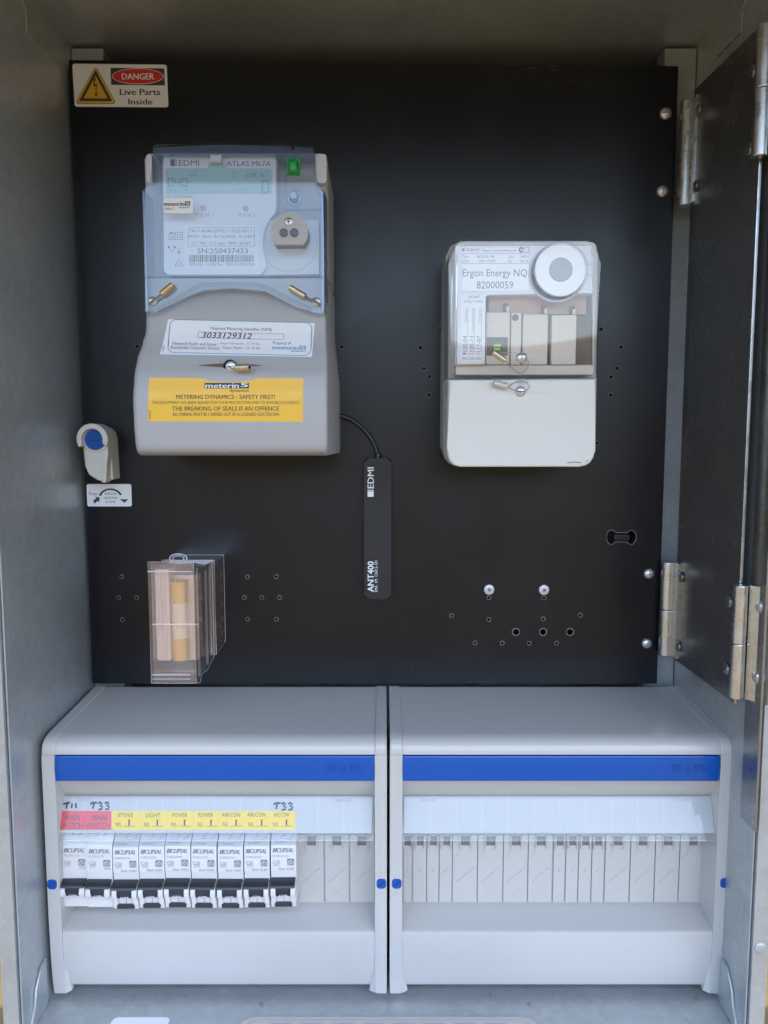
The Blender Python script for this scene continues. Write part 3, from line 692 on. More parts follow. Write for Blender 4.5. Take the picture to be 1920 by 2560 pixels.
for s_, x0, y0, x1, y1, bold, m_ in (('7A11-A344-29-F211-7L02-6011', 473.5, 573, 629, 582, .0, 'ink_soft'), ('1P2W  50Hz  Ib 10(100)A  Vn:240V', 472, 588, 635.5, 597, 0, 'ink_soft'), ('Cl 1 Wh  Cl 2 varh  NMI 14/2/67', 479, 604, 626, 613, 0, 'ink_soft'),
        ('SN:250437423', 493.5, 621, 620, 634, .015, 'ink_soft'), ('MAR 2020   L1 40A Max   MADE IN MALAYSIA', 473.5, 657.5, 637, 664.5, 0, 'ink_soft')):
    b.textp(s_, x0, y0, x1, y1, Y2, m_, bold, at=Y)
x = 473.5; rr = random.Random(2)
while x < 634:
    w_ = rr.choice((1, 1, 1.6, 2.4)); b.rectp(x, 637.5, min(x + w_, 636), 655.5, Y2, 'ink', Y); x += w_ + rr.choice((1, 1.2, 2.0, 2.4))
b.build('rating_label', fpo)
# sticker on the cover
b = MB(); b.prism(rrectp(410, 496.5, 484, 534.5, 7, -92), -92.2, -92.9, 'paper', 0.2)
logo(b, 411, 504, 476, 523, -93.0, 'ink', -92); b.textp('Atlas 2', 413, 519, 437, 526, -93.0, 'ink', 0, at=-92); b.build('round_cornered_sticker', me_)
# white moulded plate right of the face plate, round dish and optical port
b = MB(); b.prism([T(x, y, -79) for x, y in ((655, 548), (792, 548), (798, 554), (799, 686), (648, 689))], -71, -79, 'meter_pale', 1.0)
p = T(722.5, 608, -80); b.lathe([(19.5, 0), (19.5, .4), (19.0, .8), (0, .8)], (p[0], -78.8, p[1]), 'meter_pale', seg=40); b.build('port_plate', me_)
b = MB(); p = T(722.7, 580, -98); r = 46 * mpp(-98); zc = TZ(617, -98)
P = [(p[0] + r * math.cos(R(a)), max(zc, p[1] + r * math.sin(R(a)))) for a in range(-42, 223, 8)]
b.prism(P, -78, -98, 'port_grey', 1.0); op = b.build('optical_port', me_)
screw('port_screw', op, 721.7, 555, -98, 10.5, None, 0, 'steel', 0.25)
for x in (709.3, 735.6):
    b = MB(); q = T(x, 582.5, -98); b.lathe([(2.9, 0), (2.9, .35), (2.55, .4), (2.5, .42), (0, .42)], (q[0], -98.05, q[1]), 'eye', seg=18); b.build('eye', op)
b = MB(); b.box(TX(717, 415, -90), TX(752, 415, -90), -90, -92.8, TZ(440, -90), TZ(398, -90), 'button_green', 0.6); b.box(TX(719, 415, -97), TX(746, 415, -97), -92, -99, TZ(434, -97), TZ(397, -97), 'button_green', 2.6, 4); b.build('push_button', me_)
b = MB(); q = T(736, 495, -90); b.lathe([(5.6, 0), (5.6, 2), (4.6, 3), (3.6, 3), (3.2, 7), (2.2, 8), (0, 8)], (q[0], -88, q[1]), 'clear_blue'); b.build('reset_knob', me_)
for sx_, sy_, ang, A, B_ in ((381, 753, 45, (432, 712), (404, 735)), (791, 755, 130, (724, 718), (762, 741))):
    screw('cover_screw', me_, sx_, sy_, -92.2, 11, ang, None, 'steel', 0.35)
    seal(me_, [P3(*A, -96), P3(*B_, -96)], 'seal_brass' if sx_ < 500 else 'brass_grey', 2.15, [P3(*B_, -96), P3((B_[0] * 2 + sx_) / 3, (B_[1] * 2 + sy_) / 3 + 2, -95.5), P3(sx_, sy_, -95.5), P3(sx_ + (-8 if sx_ < 500 else 8), sy_ + 7, -94)], 0.9)
# pale ears beside the cover
for x0, x1 in ((366, 380), (792, 816)):
    b = MB(); b.prism(rrectp(x0, 385, x1, 458, 5, -76), -60, -76, 'meter_pale', 1); b.build('cover_ear', me_)

# ================================================================== ripple control receiver
rc = thing('control_receiver', 'white ripple control receiver with a clear cover showing grey relays', 'control receiver', (T(1300, 880, 0)[0], 0, T(1300, 880, 0)[1]))
b = MB()
P = [T(x, y, -44) for x, y in ((1114, 640), (1126, 614), (1150, 601), (1470, 601), (1490, 612), (1496, 640), (1490, 1120), (1478, 1146), (1455, 1158), (1145, 1158), (1122, 1146), (1110, 1118))]
b.prism(P, -0.2, -44, 'receiver_side', 1.5); b.build('base', rc)
b = MB(); b.prism(rrectp(1136, 606, 1487, 940, 10, -52), -43.5, -52, 'receiver_inner', .5)
b.prism([T(x, y, -69) for x, y in ((1139, 611), (1483, 611), (1483, 733), (1221, 733), (1214, 738), (1214, 912), (1139, 912))], -51.8, -66, 'face_white', .6)
b.prism([T(x, y, -60) for x, y in ((1139, 914), (1483, 914), (1483, 938), (1139, 938))], -51.8, -62, 'receiver_inner', .6)
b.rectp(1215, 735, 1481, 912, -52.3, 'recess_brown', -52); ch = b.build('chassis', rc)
def blockp(mb, x0, y0, x1, y1, ya, yb, m, bev=.5): mb.box(TX(x0, (y0 + y1) / 2, yb), TX(x1, (y0 + y1) / 2, yb), ya, yb, TZ(y1, yb), TZ(y0, yb), m, bev)
b = MB(); blockp(b, 1222, 736, 1466, 786, -52, -56, 'reflection_brown', .4); b.build('reflection_strip', rc)  # brown strip: the warm reflection above the relays, put in as colour
for x0, x1, y0 in ((1215, 1275, 780), (1307, 1370, 785), (1378.5, 1441, 787)):
    b = MB(); blockp(b, x0, y0, x1, 912, -52.5, -62, 'receiver_inner', 1.0)
    blockp(b, x1 - 15, y0 - 22, x1 - 4, y0 - 2, -52.5, -59, 'recess_brown', .3); blockp(b, x1 - 9, y0 - 14, x1 - 2, y0 - .5, -52.5, -60.5, 'receiver_inner', .3); b.build('relay', rc)
b = MB(); blockp(b, 1277, 782, 1303.5, 912, -52.5, -60, 'receiver_inner', .6); q = T(1288, 794, -60); b.lathe([(2.4, 0), (2.4, .15)], (q[0], -60.02, q[1]), 'recess_brown'); b.build('relay_bracket', rc)
b = MB(); blockp(b, 1217, 843, 1269.5, 889, -62.1, -62.5, 'recess_brown', .1)
blockp(b, 1235, 859, 1253, 867, -62.6, -65, 'led_green', .3); blockp(b, 1235, 869, 1251, 876, -62.6, -64, 'led_green', .3); b.build('indicator_window', rc)
b = MB(); Y = -66
b.prism([T(x, y, Y) for x, y in ((1152, 617), (1324.5, 617), (1325, 729), (1152.5, 729))], Y - .05, Y - .3, 'paper_sheen'); Y2 = Y - .4
b.framep(1153.5, 618, 1323.5, 728, .5, Y2, 'ink_pale', Y)
for s_, x0, y0, x1, y1, bold, m_ in (('Ergon Energy NQ', 1156.5, 673, 1317.5, 697, 0, 'ink_soft'), ('82000059', 1191.5, 703.5, 1283, 722, 0, 'ink_soft'), ('ENERMET', 1166, 621.5, 1200.5, 629, .01, 'ink_soft'), ('Ripple Control Receiver', 1206, 623, 1292, 631.5, 0, 'ink_soft'),
        ('Type', 1155, 638, 1172, 646, 0, 'ink_soft'), ('RO3.031.06', 1193.5, 638, 1235, 645, 0, 'ink_soft'), ('Un', 1272, 638, 1282, 646, 0, 'ink_soft'), ('240 V', 1301, 638, 1321, 645, 0, 'ink_soft'),
        ('S/No', 1155, 649.5, 1172, 656, 0, 'ink_soft'), ('2001 01039', 1197, 649.5, 1238, 656, 0, 'ink_soft'), ('fn', 1271, 649.5, 1279, 657, 0, 'ink_soft'), ('50 Hz', 1301, 649.5, 1321, 656, 0, 'ink_soft')):
    b.textp(s_, x0, y0, x1, y1, Y2, m_, bold, at=Y)
for y in (633.5, 658.5): b.rectp(1155, y, 1322, y + .8, Y2, 'ink_soft', Y)
b.rectp(1155.5, 621.5, 1161.5, 628.5, Y2, 'ink_soft', Y); b.framep(1311, 619, 1322, 631, 1, Y2, 'ink_soft', Y)
b.tube([(p[0], Y2, p[1]) for p in circp(1303, 625, 5, Y, 14, 40, 320)], .5, 'ink_soft', 4); b.stroke([T(1301, 624, Y), T(1304, 628, Y), T(1309, 620, Y)], .5, Y2, 'ink_soft')
b.build('name_plate', rc)
b = MB(); b.prism(rrectp(1144, 733, 1213, 910, 3, Y - 2), Y - .1, Y - 2, 'face_white', .4)
b.prism(rrectp(1152, 737.5, 1209, 904, 5, Y - 2), Y - 2.02, Y - 2.2, 'paper'); Y2 = Y - 2.3
b.textp('DECABIT', 1170, 740.5, 1200, 746.5, Y2, 'ink_soft', at=Y); b.textp('217Hz = 0.45%', 1158, 752, 1206, 758, Y2, 'ink_soft', at=Y); b.textp('IIN 1251002', 1155, 894, 1203, 900, Y2, 'ink_soft', at=Y)
for x, s1, s2, n_ in ((1156, '100-04', 'T33 Hot Water', '1'), (1173, '100-13', 'T33 Ambnt & Other Loads', '2'), (1190.5, '117-87', 'T31 Night Rate', '3')):
    b.textp(s1, x, 841, x + 10.5, 880, Y2, 'ink_soft', 0, 1, at=Y); b.textp(n_, x, 883, x + 8, 887, Y2, 'ink_soft', 0, 1, at=Y)
    b.textp(s2, x + 6, 772 if n_ == '2' else 773, x + 10.5, 833 if n_ == '2' else 808, Y2, 'ink_soft', 0, 1, at=Y); b.rectp(x + 12, 771, x + 12.7, 887, Y2, 'ink_soft', Y)
b.build('code_label', rc)
b = MB(); q = T(1402.5, 674, -70); 
b.lathe([(18.4, 0), (18.4, 2.6), (17.8, 3.2), (8.4, 3.2), (8.2, 2.2), (0, 2.2)], (q[0], -66.2, q[1]), 'ring_white', seg=48); dl = b.build('dial_ring', rc)
b = MB(); b.lathe([(8.0, 0), (8.0, 1.2), (7.6, 1.5), (0, 1.5)], (q[0], -68.4, q[1]), 'disc_grey', seg=32)
d = Vector((math.cos(R(48)), math.sin(R(48)))); kx = Vector((-d.y, d.x)) * .6; b.prism([(q[0] + d.x * 6 * s1 + kx.x * s2, q[1] + d.y * 6 * s1 + kx.y * s2) for s1, s2 in ((1, 1), (1, -1), (-1, -1), (-1, 1))], -69.8, -69.95, 'ink_pale'); b.build('dial_knob', dl)
b = MB(); q = T(1402.5, 674, -80)
for r_, rr_ in ((19.4, .55), (18.0, .35)): b.tube([(q[0] + r_ * math.cos(R(a)), -77.6, q[1] + r_ * math.sin(R(a))) for a in range(0, 361, 9)], rr_, 'clear', 6)
b.lathe([(20.2, 0), (20.2, .5), (18.7, .5), (18.7, 0)], (q[0], -66.3, q[1]), 'disc_grey', seg=48)
for y in (659, 687): b.box(TX(1468, y, -78), TX(1481, y, -78), -77.2, -78.4, TZ(y + 3, -78), TZ(y - 1, -78), 'clear', .3)
b.build('cover_boss', rc)
Y = -77
P = [T(x, y, Y) for x, y in ((1120.5, 945), (1121.5, 660), (1124, 632), (1132, 612), (1144, 600), (1160, 594.5), (1466, 594), (1484, 598), (1495, 607), (1501, 622), (1502, 660), (1494, 945))]
b = MB(); b.prism(P, -40, Y, 'clear', 2.6, 4)
b.build('clear_cover', rc)
b = MB()
fr = [P3(x, y, Y) for x, y in ((1141, 912), (1142, 640), (1144, 614), (1476, 612), (1481, 640), (1479, 912), (1141, 912))]
b.tube(fr, .45, 'clear', 6)
b.tube([P3(1128, 936, Y), P3(1130, 650, Y), P3(1136, 622, Y), P3(1150, 608, Y), P3(1468, 605, Y), P3(1486, 616, Y), P3(1491, 640, Y), P3(1486, 936, Y), P3(1128, 936, Y)], .4, 'clear', 6)
b.box(TX(1235, 890, Y), TX(1380, 890, Y), Y - .2, Y - 2.4, TZ(884, Y), TZ(880.5, Y), 'clear', .3); b.box(TX(1377, 890, Y), TX(1380, 890, Y), Y - .2, Y - 2.4, TZ(904, Y), TZ(884, Y), 'clear', .2); b.build('cover_rib', rc)
Y = -76.5
P = [T(x, y, Y) for x, y in ((1120, 949), (1493, 946.5), (1488, 1128), (1485, 1144), (1476, 1157), (1465, 1164), (1450, 1167.5), (1150, 1167.5), (1134, 1163), (1124, 1152), (1119, 1138), (1118, 1120))]
b = MB(); b.prism(P, -30, Y, 'receiver_white', 1.8, 3)
b.prism([T(x, y, Y) for x, y in ((1226, 953), (1376, 953), (1378, 984), (1226, 984))], Y - .02, Y - .25, 'receiver_white', .2)
b.stroke([T(x, y, Y) for x, y in ((1418, 1157), (1438, 1155), (1452, 1157))], .8, Y - .05, 'dust'); b.stroke([T(x, y, Y) for x, y in ((1464, 1155), (1472, 1150))], .5, Y - .05, 'dust'); b.build('terminal_cover', rc)
b = MB(); b.box(TX(1293.5, 965, Y), TX(1309, 965, Y), Y - .3, Y - 2, TZ(974, Y), TZ(932, Y), 'clear', .4); b.build('hasp', rc)
screw('cover_screw', rc, 1303.6, 894.5, -77.2, 13.5, 88, None, 'steel', .4)
screw('cover_screw', rc, 1301, 978.5, Y - .3, 13, -8, None, 'steel', .4)
seal(rc, [P3(1232, 880, -84), P3(1262, 901, -83)], 'brass_grey', 2.15, [P3(1262, 901, -83), P3(1276, 917, -82), P3(1292, 931, -80), P3(1308, 931, -80), P3(1320, 918, -80), P3(1321, 905, -80), P3(1312, 893, -80)], .3)
seal(rc, [P3(1234, 957, -81), P3(1268, 966, -81)], 'zinc_matt', 2.3, [P3(1270, 966, -81), P3(1285, 957, -80), P3(1302, 952, -79.5), P3(1318, 956, -79.5), P3(1324, 967, -79.5), P3(1316, 977, -79.5), P3(1300, 980, -80), P3(1284, 975, -80), P3(1270, 968, -81)], .3)

# ================================================================== fuse holder
fh = thing('fuse_holder', 'clear plastic fuse holder with a brass capped fuse inside', 'fuse holder', (-152, 0, -175))
xr = TX(487, 1550, -95); xl = TX(374, 1550, -95); xbr = TX(561.7, 1490, 0); xbl = TX(436, 1390, 0)
zt = TZ(1387, 0)
def edge_glints(mb, prof, x0, x1, r=.19):  # pale tubes paint the bright glints along the clear moulded edges
    for x in (x0, x1): mb.tube([(x, p[0], p[1]) for p in prof + prof[:1]], r, 'clear_edge', 6)
    for p in prof: mb.tube([(x0, p[0], p[1]), (x1, p[0], p[1])], r, 'clear_edge', 6)
b = MB(); pr = [(-0.6, zt), (-30, zt), (-36, TZ(1399, -34)), (-36, TZ(1636, -36)), (-0.6, TZ(1601, 0))]
b.xshell(pr, xbl, xbr, 'clear_thin', 1.8); edge_glints(b, pr, xbl, xbr)
for k in range(5): b.box(xbr - 1.4, xbr - .4, -3, -8, TZ(1425 + k * 36, 0), TZ(1440 + k * 36, 0) , 'clear_edge', .4)
b.build('base', fh)
b = MB(); pr = [(-36.2, TZ(1404, -40)), (-64, TZ(1416, -64)), (-95, TZ(1405, -95)), (-95, TZ(1708, -95)), (-84, TZ(1708, -84)), (-77, TZ(1684, -77)), (-60, TZ(1676, -60)), (-36.2, TZ(1640, -36))]
b.xshell(pr, xl, xr, 'clear_thin', 1.6); edge_glints(b, pr, xl, xr)
b.box(xl - .3, xl + 31, -95.1, -95.5, TZ(1430, -95), TZ(1427.5, -95), 'clear_edge', .1)
b.box(xl + 2, xr + 2.4, -95.1, -95.9, TZ(1561.5, -95), TZ(1559.5, -95), 'clear_edge', .1)
for y0, y1 in ((1688, 1685), (1698, 1696)): b.box(xl + .8, xr - 4, -95.1, -95.6, TZ(y0, -95), TZ(y1 + .6, -95), 'clear_edge', .1)
for px in (384, 425.6, 470.5): b.box(TX(px, 1560, -95), TX(px + 2.2, 1560, -95), -95.1, -95.8, TZ(1672, -95), TZ(1436, -95), 'clear_thin', .2)
for Yq, y0, y1 in ((-84, 1420, 1690), (-58, 1428, 1660), (-44, 1416, 1636)): b.box(xr + .05, xr + 1.0, Yq, Yq - 1.6, TZ(y1, Yq), TZ(y0, Yq), 'clear_thin', .2)
b.build('cover', fh)
b = MB(); cz = TZ(1396, -62); cx_ = TX(446, 1396, -62)
for rx, rz_, rr_ in ((6.4, 3.4, .55), (4.2, 1.9, .4)): b.tube([(cx_ + rx * math.cos(R(a)), -62, cz + rz_ * math.sin(R(a))) for a in range(0, 361, 15)], rr_, 'clear_edge', 6)
b.build('sealing_loop', fh)
b = MB(); b.box(xl + 2.4, TX(424, 1550, -90), -89, -66, TZ(1655, -91), TZ(1424, -91), 'tan', 1.5)
for px in (388, 399, 410): b.box(TX(px, 1550, -92), TX(px + 3, 1550, -92), -90.4, -88, TZ(1650, -91), TZ(1430, -91), 'ceramic', .5)
b.box(TX(424, 1550, -84), xr - 2.2, -76, -62, TZ(1655, -80), TZ(1440, -80), 'ceramic', 1.5); b.build('carrier', fh)
fx = TX(450, 1550, -83); fr_ = 6.3
b = MB(); b.lathe([(fr_ * .93, 0), (fr_ * .93, TZ(1505, -83) - TZ(1594, -83))], (fx, -83, TZ(1594, -83)), 'foil', (0, 0, 1), 32); fz = b.build('fuse', fh)
for y0, y1 in ((1450, 1506), (1593, 1648)):
    b = MB(); h = TZ(y0, -83) - TZ(y1, -83); b.lathe([(fr_ * .9, 0), (fr_, .5), (fr_, h - .5), (fr_ * .9, h)], (fx, -83, TZ(y1, -83)), 'gold', (0, 0, 1), 32); b.build('end_cap', fz)
# ================================================================== switchboards
def Yl(z, off=0.0):
    """depth of the tilted label holder at height z"""
    return -92.0 - 10.0 * (-263.0 - z) / 25.5 + off
def tilt(mb): mb.map(lambda v: (v.x, Yl(v.z) + v.y, v.z))
LZ = -97.0     # depth at which label pixels are measured
def lpx(px, py): return T(px, py, -92.0 - 10.0 * (py - 1988) / 104.0)
def lrect(mb, px0, py0, px1, py1, layer, m):
    P = [lpx(px0, py0), lpx(px1, py0), lpx(px1, py1), lpx(px0, py1)]; mb.sheet(P, layer, m)
def ltext(mb, st, px0, py0, px1, py1, layer, m, bold=0.0):
    a = lpx(px0, py1); c = lpx(px1, py0); mb.text(st, a[0], a[1], c[0], c[1], layer, m, bold)

def turn_screw(par, px, py):
    b = MB(); x, z = T(px, py, -104.5); b.prism(rrect(x - 3.4, z - 3.7, x + 3.4, z + 3.7, 2.2, 5), -103, -104.9, 'blue', .4)
    d = Vector((math.cos(R(40)), math.sin(R(40)))); k = Vector((-d.y, d.x)) * .55
    b.prism([(x + d.x * 2.9 * s1 + k.x * s2, z + d.y * 2.9 * s1 + k.y * s2) for s1, s2 in ((1, 1), (1, -1), (-1, -1), (-1, 1))], -104.5, -105.0, 'blue_slot')
    b.build('turn_screw', par)
    
def board(label, xo0, xo1, xi0, xi1, bar0, bar1, lab):
    x0, x1 = TX(xo0, 2150, -103), TX(xo1, 2150, -103); a0, a1 = TX(xi0, 2000, -104), TX(xi1, 2000, -104)
    bd = thing('switchboard', label, 'switchboard', ((x0 + x1) / 2, 0, -406))
    cheek = [(-0.5, -209.7), (-90, -214.1), (-96, -214.8), (-100.3, -216.2), (-103, -218.6), (-104.3, -222), (-104.6, -228), (-104.6, -300), (-104.4, -350), (-103.6, -380), (-102.3, -400), (-101.4, -408.5), (-90, -408.5), (-0.5, -406)]
    for p, q in ((x0, a0), (a1, x1)):
        b = MB(); b.xprism(cheek, p, q, 'board_grey', 1.0, 3)
        # seam under the lid
        b.box(p - .06, q + .06, -104.75, -60, -225.75, -225.35, 'ink_pale'); b.build('side_cheek', bd)
    lid = [(-0.5, -210.4), (-90, -214.8), (-95, -215.5), (-99.2, -216.9), (-102, -219.2), (-103.3, -222.4), (-103.7, -225.6), (-60, -225.6), (-0.5, -225)]
    b = MB(); b.xprism(lid, a0 + .05, a1 - .05, 'board_grey'); b.build('lid', bd)
    prof = [(-0.5, -226.3), (-97, -226.3), (-97, -244.9), (-101.5, -245.3), (-89.5, -262.3), (-88.6, -263.2), (-80, -288), (-77, -300), (-77, -351.8), (-79, -353.6), (-101.4, -358.2), (-103, -359.4), (-103.5, -362), (-103.3, -374), (-102, -388), (-99.7, -402), (-97.5, -404.4), (-0.5, -404.4)]
    b = MB(); b.xprism(prof, a0 + .05, a1 - .05, 'board_grey')
    for p, s_ in ((a0, 1), (a1, -1)):
        b.raw([(p, -101.4, -408.3), (p + s_ * 4.2, -100.6, -406.5), (p + s_ * 4.2, -97, -406.0), (p, -96, -408), (p, -103.4, -383), (p + s_ * .3, -102, -383)], [(0, 1, 5, 4), (0, 3, 2, 1), (1, 2, 5), (0, 4, 3), (2, 3, 4, 5)], 'board_grey', True)
    rr = random.Random(int(x0) + 7)
    for _ in range(34):          # specks of dirt on the face and sill
        xx = rr.uniform(a0 + 6, a1 - 6); zz = rr.uniform(-398, -363); r_ = rr.uniform(.12, .3); yy = -103.5 + max(0, (-374 - zz)) * .075 - .25
        b.sheet([(xx + r_ * math.cos(a) * rr.uniform(.7, 1.4), zz + r_ * math.sin(a)) for a in (0, 1.2, 2.5, 3.8, 5)], yy, 'speck')
    b.build('casing', bd)
    b = MB(); q0, q1 = TX(bar0, 1918, -105), TX(bar1, 1918, -105)
    b.xprism([(-96.5, -226.4), (-104.3, -226.5), (-105.2, -229.5), (-105.6, -236), (-105.2, -243), (-104.6, -244.6), (-96.5, -244.7)], q0, q1, 'blue', .35)
    yb = -105.75
    for s_, dx0, dx1, m_ in (('B', 118, 93, 'blue_dark'), ('&', 86, 68, 'blue_dark'), ('R', 61, 30, 'blue_dark')):
        py0, py1 = (1911, 1929) if s_ != '&' else (1916, 1929)
        b.textp(s_, bar1 - dx0, py0, bar1 - dx1, py1, yb, m_, .03)
    b.build('blue_strip', bd)

    for p in (xo0 + (xi0 - xo0) * .55, xo1 - (xo1 - xi1) * .45): turn_screw(bd, p, 2211 - (p / 1900) * 4)
    for p, q in ((x0, a0), (a1, x1)):
        b = MB(); xm = (p + q) / 2
        for z in (TZ(2191, -105), TZ(2236, -105)): b.box(xm - 1.3, xm + 1.3, -103.8, -104.9, z - 1.2, z + 1.2, 'board_grey', .3)
        b.build('lug', bd)
    # hinged clear label holder with its paper strip
    h0, h1, h2, h3 = lab
    c0, c1 = lpx(h0, 1988)[0], lpx(h1, 1988)[0]; d0, d1 = lpx(h2, 2090)[0], lpx(h3, 2090)[0]
    zt, zb = -263.0, -289.8
    lh = MB(); V = []
    for z, p, q in ((zt, c0, c1), (zb, d0, d1)):
        for x in (p, q):
            for off in (0, -1.3): V.append((x, Yl(z, off), z))
    lh.raw(V, [(0, 1, 3, 2), (4, 6, 7, 5), (1, 5, 7, 3), (0, 2, 6, 4), (0, 4, 5, 1), (2, 3, 7, 6)], 'clear_holder', True)
    lh.tube([(d0, Yl(zb, -.8), zb + .3), (d1, Yl(zb, -.8), zb + .3)], 1.15, 'clear_holder', 8)
    lh.tube([(c0, Yl(zt, -.6), zt), (c1, Yl(zt, -.6), zt)], .5, 'clear_holder', 6)
    for p, q in ((c0, d0), (c1, d1)): lh.tube([(p, Yl(zt, -.7), zt), (q, Yl(zb, -.7), zb)], .5, 'clear_holder', 6)
    for f in (.08, .9): xm = c0 + (c1 - c0) * f; lh.box(xm - 6, xm + 6, Yl(zt) - 1.9, Yl(zt) - .5, zt - 2.4, zt - .2, 'clear_holder', .5)
    o = lh.build('label_holder', bd)
    b = MB()
    P = [lpx(h0 + 4, 1993), lpx(h1 - 4, 1993), lpx(h3 - 5, 2084), lpx(h2 + 4, 2084)]; b.sheet(P, .5, 'strip_paper')
    k = h2 + 70
    while k < h3 - 20: lrect(b, k, 1993, k + 1.2, 2084, .42, 'meter_pale'); k += 65
    tilt(b); b.build('paper_strip', o)
    # dark slot above the breakers
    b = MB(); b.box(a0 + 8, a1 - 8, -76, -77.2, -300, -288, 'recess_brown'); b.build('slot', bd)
    return bd, o

def blank(bd, e0, e1, tab, wide):
    """one snap-out blank between pixel columns e0..e1 with its square finger hole"""
    Yb = -78.6; b = MB(); xa, xb = TX(e0 + 1.2, 2180, Yb), TX(e1 - 1.2, 2180, Yb); zt, zb = TZ(2088, Yb), TZ(2255, Yb)
    outer = [(xa, zb), (xb, zb), (xb, zt), (xa, zt)]
    hw = 11 if wide else 8.5; t0, t1 = TX(tab - hw, 2110, Yb), TX(tab + hw, 2110, Yb)
    if wide: holes = [[(t0, TZ(2114, Yb)), (t1, TZ(2114, Yb)), (t1, zt + -.6), (t0, zt - .6)]]
    else: holes = [[(t0, TZ(2114, Yb)), (t1, TZ(2114, Yb)), (t1, zt - .6), (t0, zt - .6)]]
    holed(b, outer, holes, Yb, 1.4, 'blank_grey', .12)
    b.box(t0, t1, Yb + 1.6, Yb + 1.2, TZ(2116, Yb), zt, 'tab_shade')  # grey backing: the shadow in the hole is put into its colour
    # raised lip around the hole
    for p in (t0 - 1.1, t1 + .3): b.box(p, p + .8, Yb - .02, Yb - 1.2, TZ(2122, Yb), zt, 'blank_grey', .15)
    if wide:
        x0, x1 = xa + 1.6, xb - 2.2
        for ya, yb_ in ((2205, 2170), (2249, 2214)):
            P = [T(0, ya, Yb)[1], T(0, yb_, Yb)[1]]
            b.prism([(x0 + 1, P[0]), (x0 + 2.2, P[0]), (x1, P[1] - .3), (x1, P[1] + .7)], Yb - .01, Yb - (.45 if ya == 2205 else .15), 'blank_grey', .15)
        b.prism([(xa + .6, TZ(2150, Yb)), (xa + 5.2, TZ(2126, Yb)), (xa + 5.6, TZ(2127, Yb)), (xa + 1, TZ(2151.5, Yb))], Yb - .01, Yb - .3, 'blank_grey')
    else:
        zc = TZ(2176, Yb); xm = (xa + xb) / 2
        b.prism([(xm - 1.6, zc - 1.4), (xm - .8, zc - 1.6), (xm + 1.6, zc + 1), (xm + 1, zc + 1.5)], Yb - .01, Yb - .5, 'blank_grey', .1)
    b.build('blank', bd)

lbd, lhold = board('grey switchboard on the left holding nine circuit breakers', 117.5, 967, 141, 937, 138, 936, (150, 936, 139, 933))
rbd, rhold = board('grey switchboard on the right with only empty blanks', 974.5, 1825, 1006, 1797, 1007, 1798, (1007, 1783, 1005, 1793))
for e0, e1, t in ((747, 810, 778.5), (812, 873, 842), (875, 937, 905)): blank(lbd, e0, e1, t, True)
ED = [(1008,1029,1019),(1032,1066,1050),(1067,1097,1083.5),(1098,1130,1116.5),(1131,1193,1163),(1194,1257,1226.5),(1258,1319,1290.5),(1320,1380,1352.6),(1383,1412,1400),(1414,1445,1432),(1446,1478,1464),(1479,1510,1496),(1512,1574,1544.7),(1575,1636,1607),(1637,1697,1670),(1698,1758,1734)]
for e0, e1, t in ED: blank(rbd, e0, e1, t, e1 - e0 > 45)

# circuit labels under the clear holder of the left board
def marker(mb, strokes):
    for st in strokes: mb.stroke([lpx(x, y) for x, y in st], 1.35, .22, 'pen')
def three(x, y): return [(x, y - 6), (x + 6, y - 9), (x + 10, y - 6), (x + 5, y - 1), (x + 11, y + 2), (x + 9, y + 8), (x + 1, y + 9)]
T11 = [[(157, 2012), (165, 2009), (174, 2008)], [(167, 2009), (165, 2023)], [(179, 2010), (178, 2022)], [(188, 2009), (189, 2022)]]
def T33(x, y=2016): return [[(x, y - 5), (x + 8, y - 8), (x + 18, y - 8)], [(x + 10, y - 7), (x + 7, y + 7)], three(x + 20, y), three(x + 37, y)]
WORDS = ['', '', 'STOVE', 'LIGHT', 'POWER', 'POWER', 'AIR/CON', 'AIR/CON', 'HOT/W']
LE = [144, 211, 278, 349, 417, 483, 546, 610, 672, 738]
for i in range(9):
    b = MB(); x0, x1 = LE[i], LE[i + 1]; top, bot = 2029, 2076
    if i < 2: x0 -= 3 - i; 
    lrect(b, x0, top, x1 - .6, bot, .38, 'label_red' if i < 2 else 'label_yellow')
    if i < 2:
        ltext(b, 'MAIN', x0 + 20, 2039, x1 - 12, 2053, .3, 'ink', 0.0); ltext(b, 'SWITCH', x0 + 6, 2058, x1 - 5, 2074, .3, 'ink', 0.0); name = 'main_switch_label'
        if i == 0: marker(b, T11)
        else: marker(b, T33(224))
    else:
        w_ = {5: 38, 7: 46}[len(WORDS[i])]; xm = (x0 + x1) / 2 - 1
        ltext(b, WORDS[i], xm - w_ / 2, 2034 - (i > 5), xm + w_ / 2, 2044.5 - (i > 5), .3, 'ink', 0)
        ltext(b, 'N/L', x0 + 10, 2057, x0 + 25, 2067.5, .3, 'ink', 0)
        lrect(b, x0 + 30, 2066, x0 + 60, 2067.2, .3, 'ink')
        b.stroke([lpx(x0 + 44, 2050), lpx(x0 + 43.5, 2065)], 1.1, .25, 'pen'); name = 'circuit_label'
        if i == 8: marker(b, T33(683, 2017))
    tilt(b); o = b.build(name, lhold)
    o['label'] = ['red main switch label below handwritten T11', 'red main switch label below handwritten T33', 'yellow stove label', 'yellow light label', 'left yellow power label', 'right yellow power label', 'left yellow air con label', 'right yellow air con label', 'yellow hot water label below handwritten T33'][i]

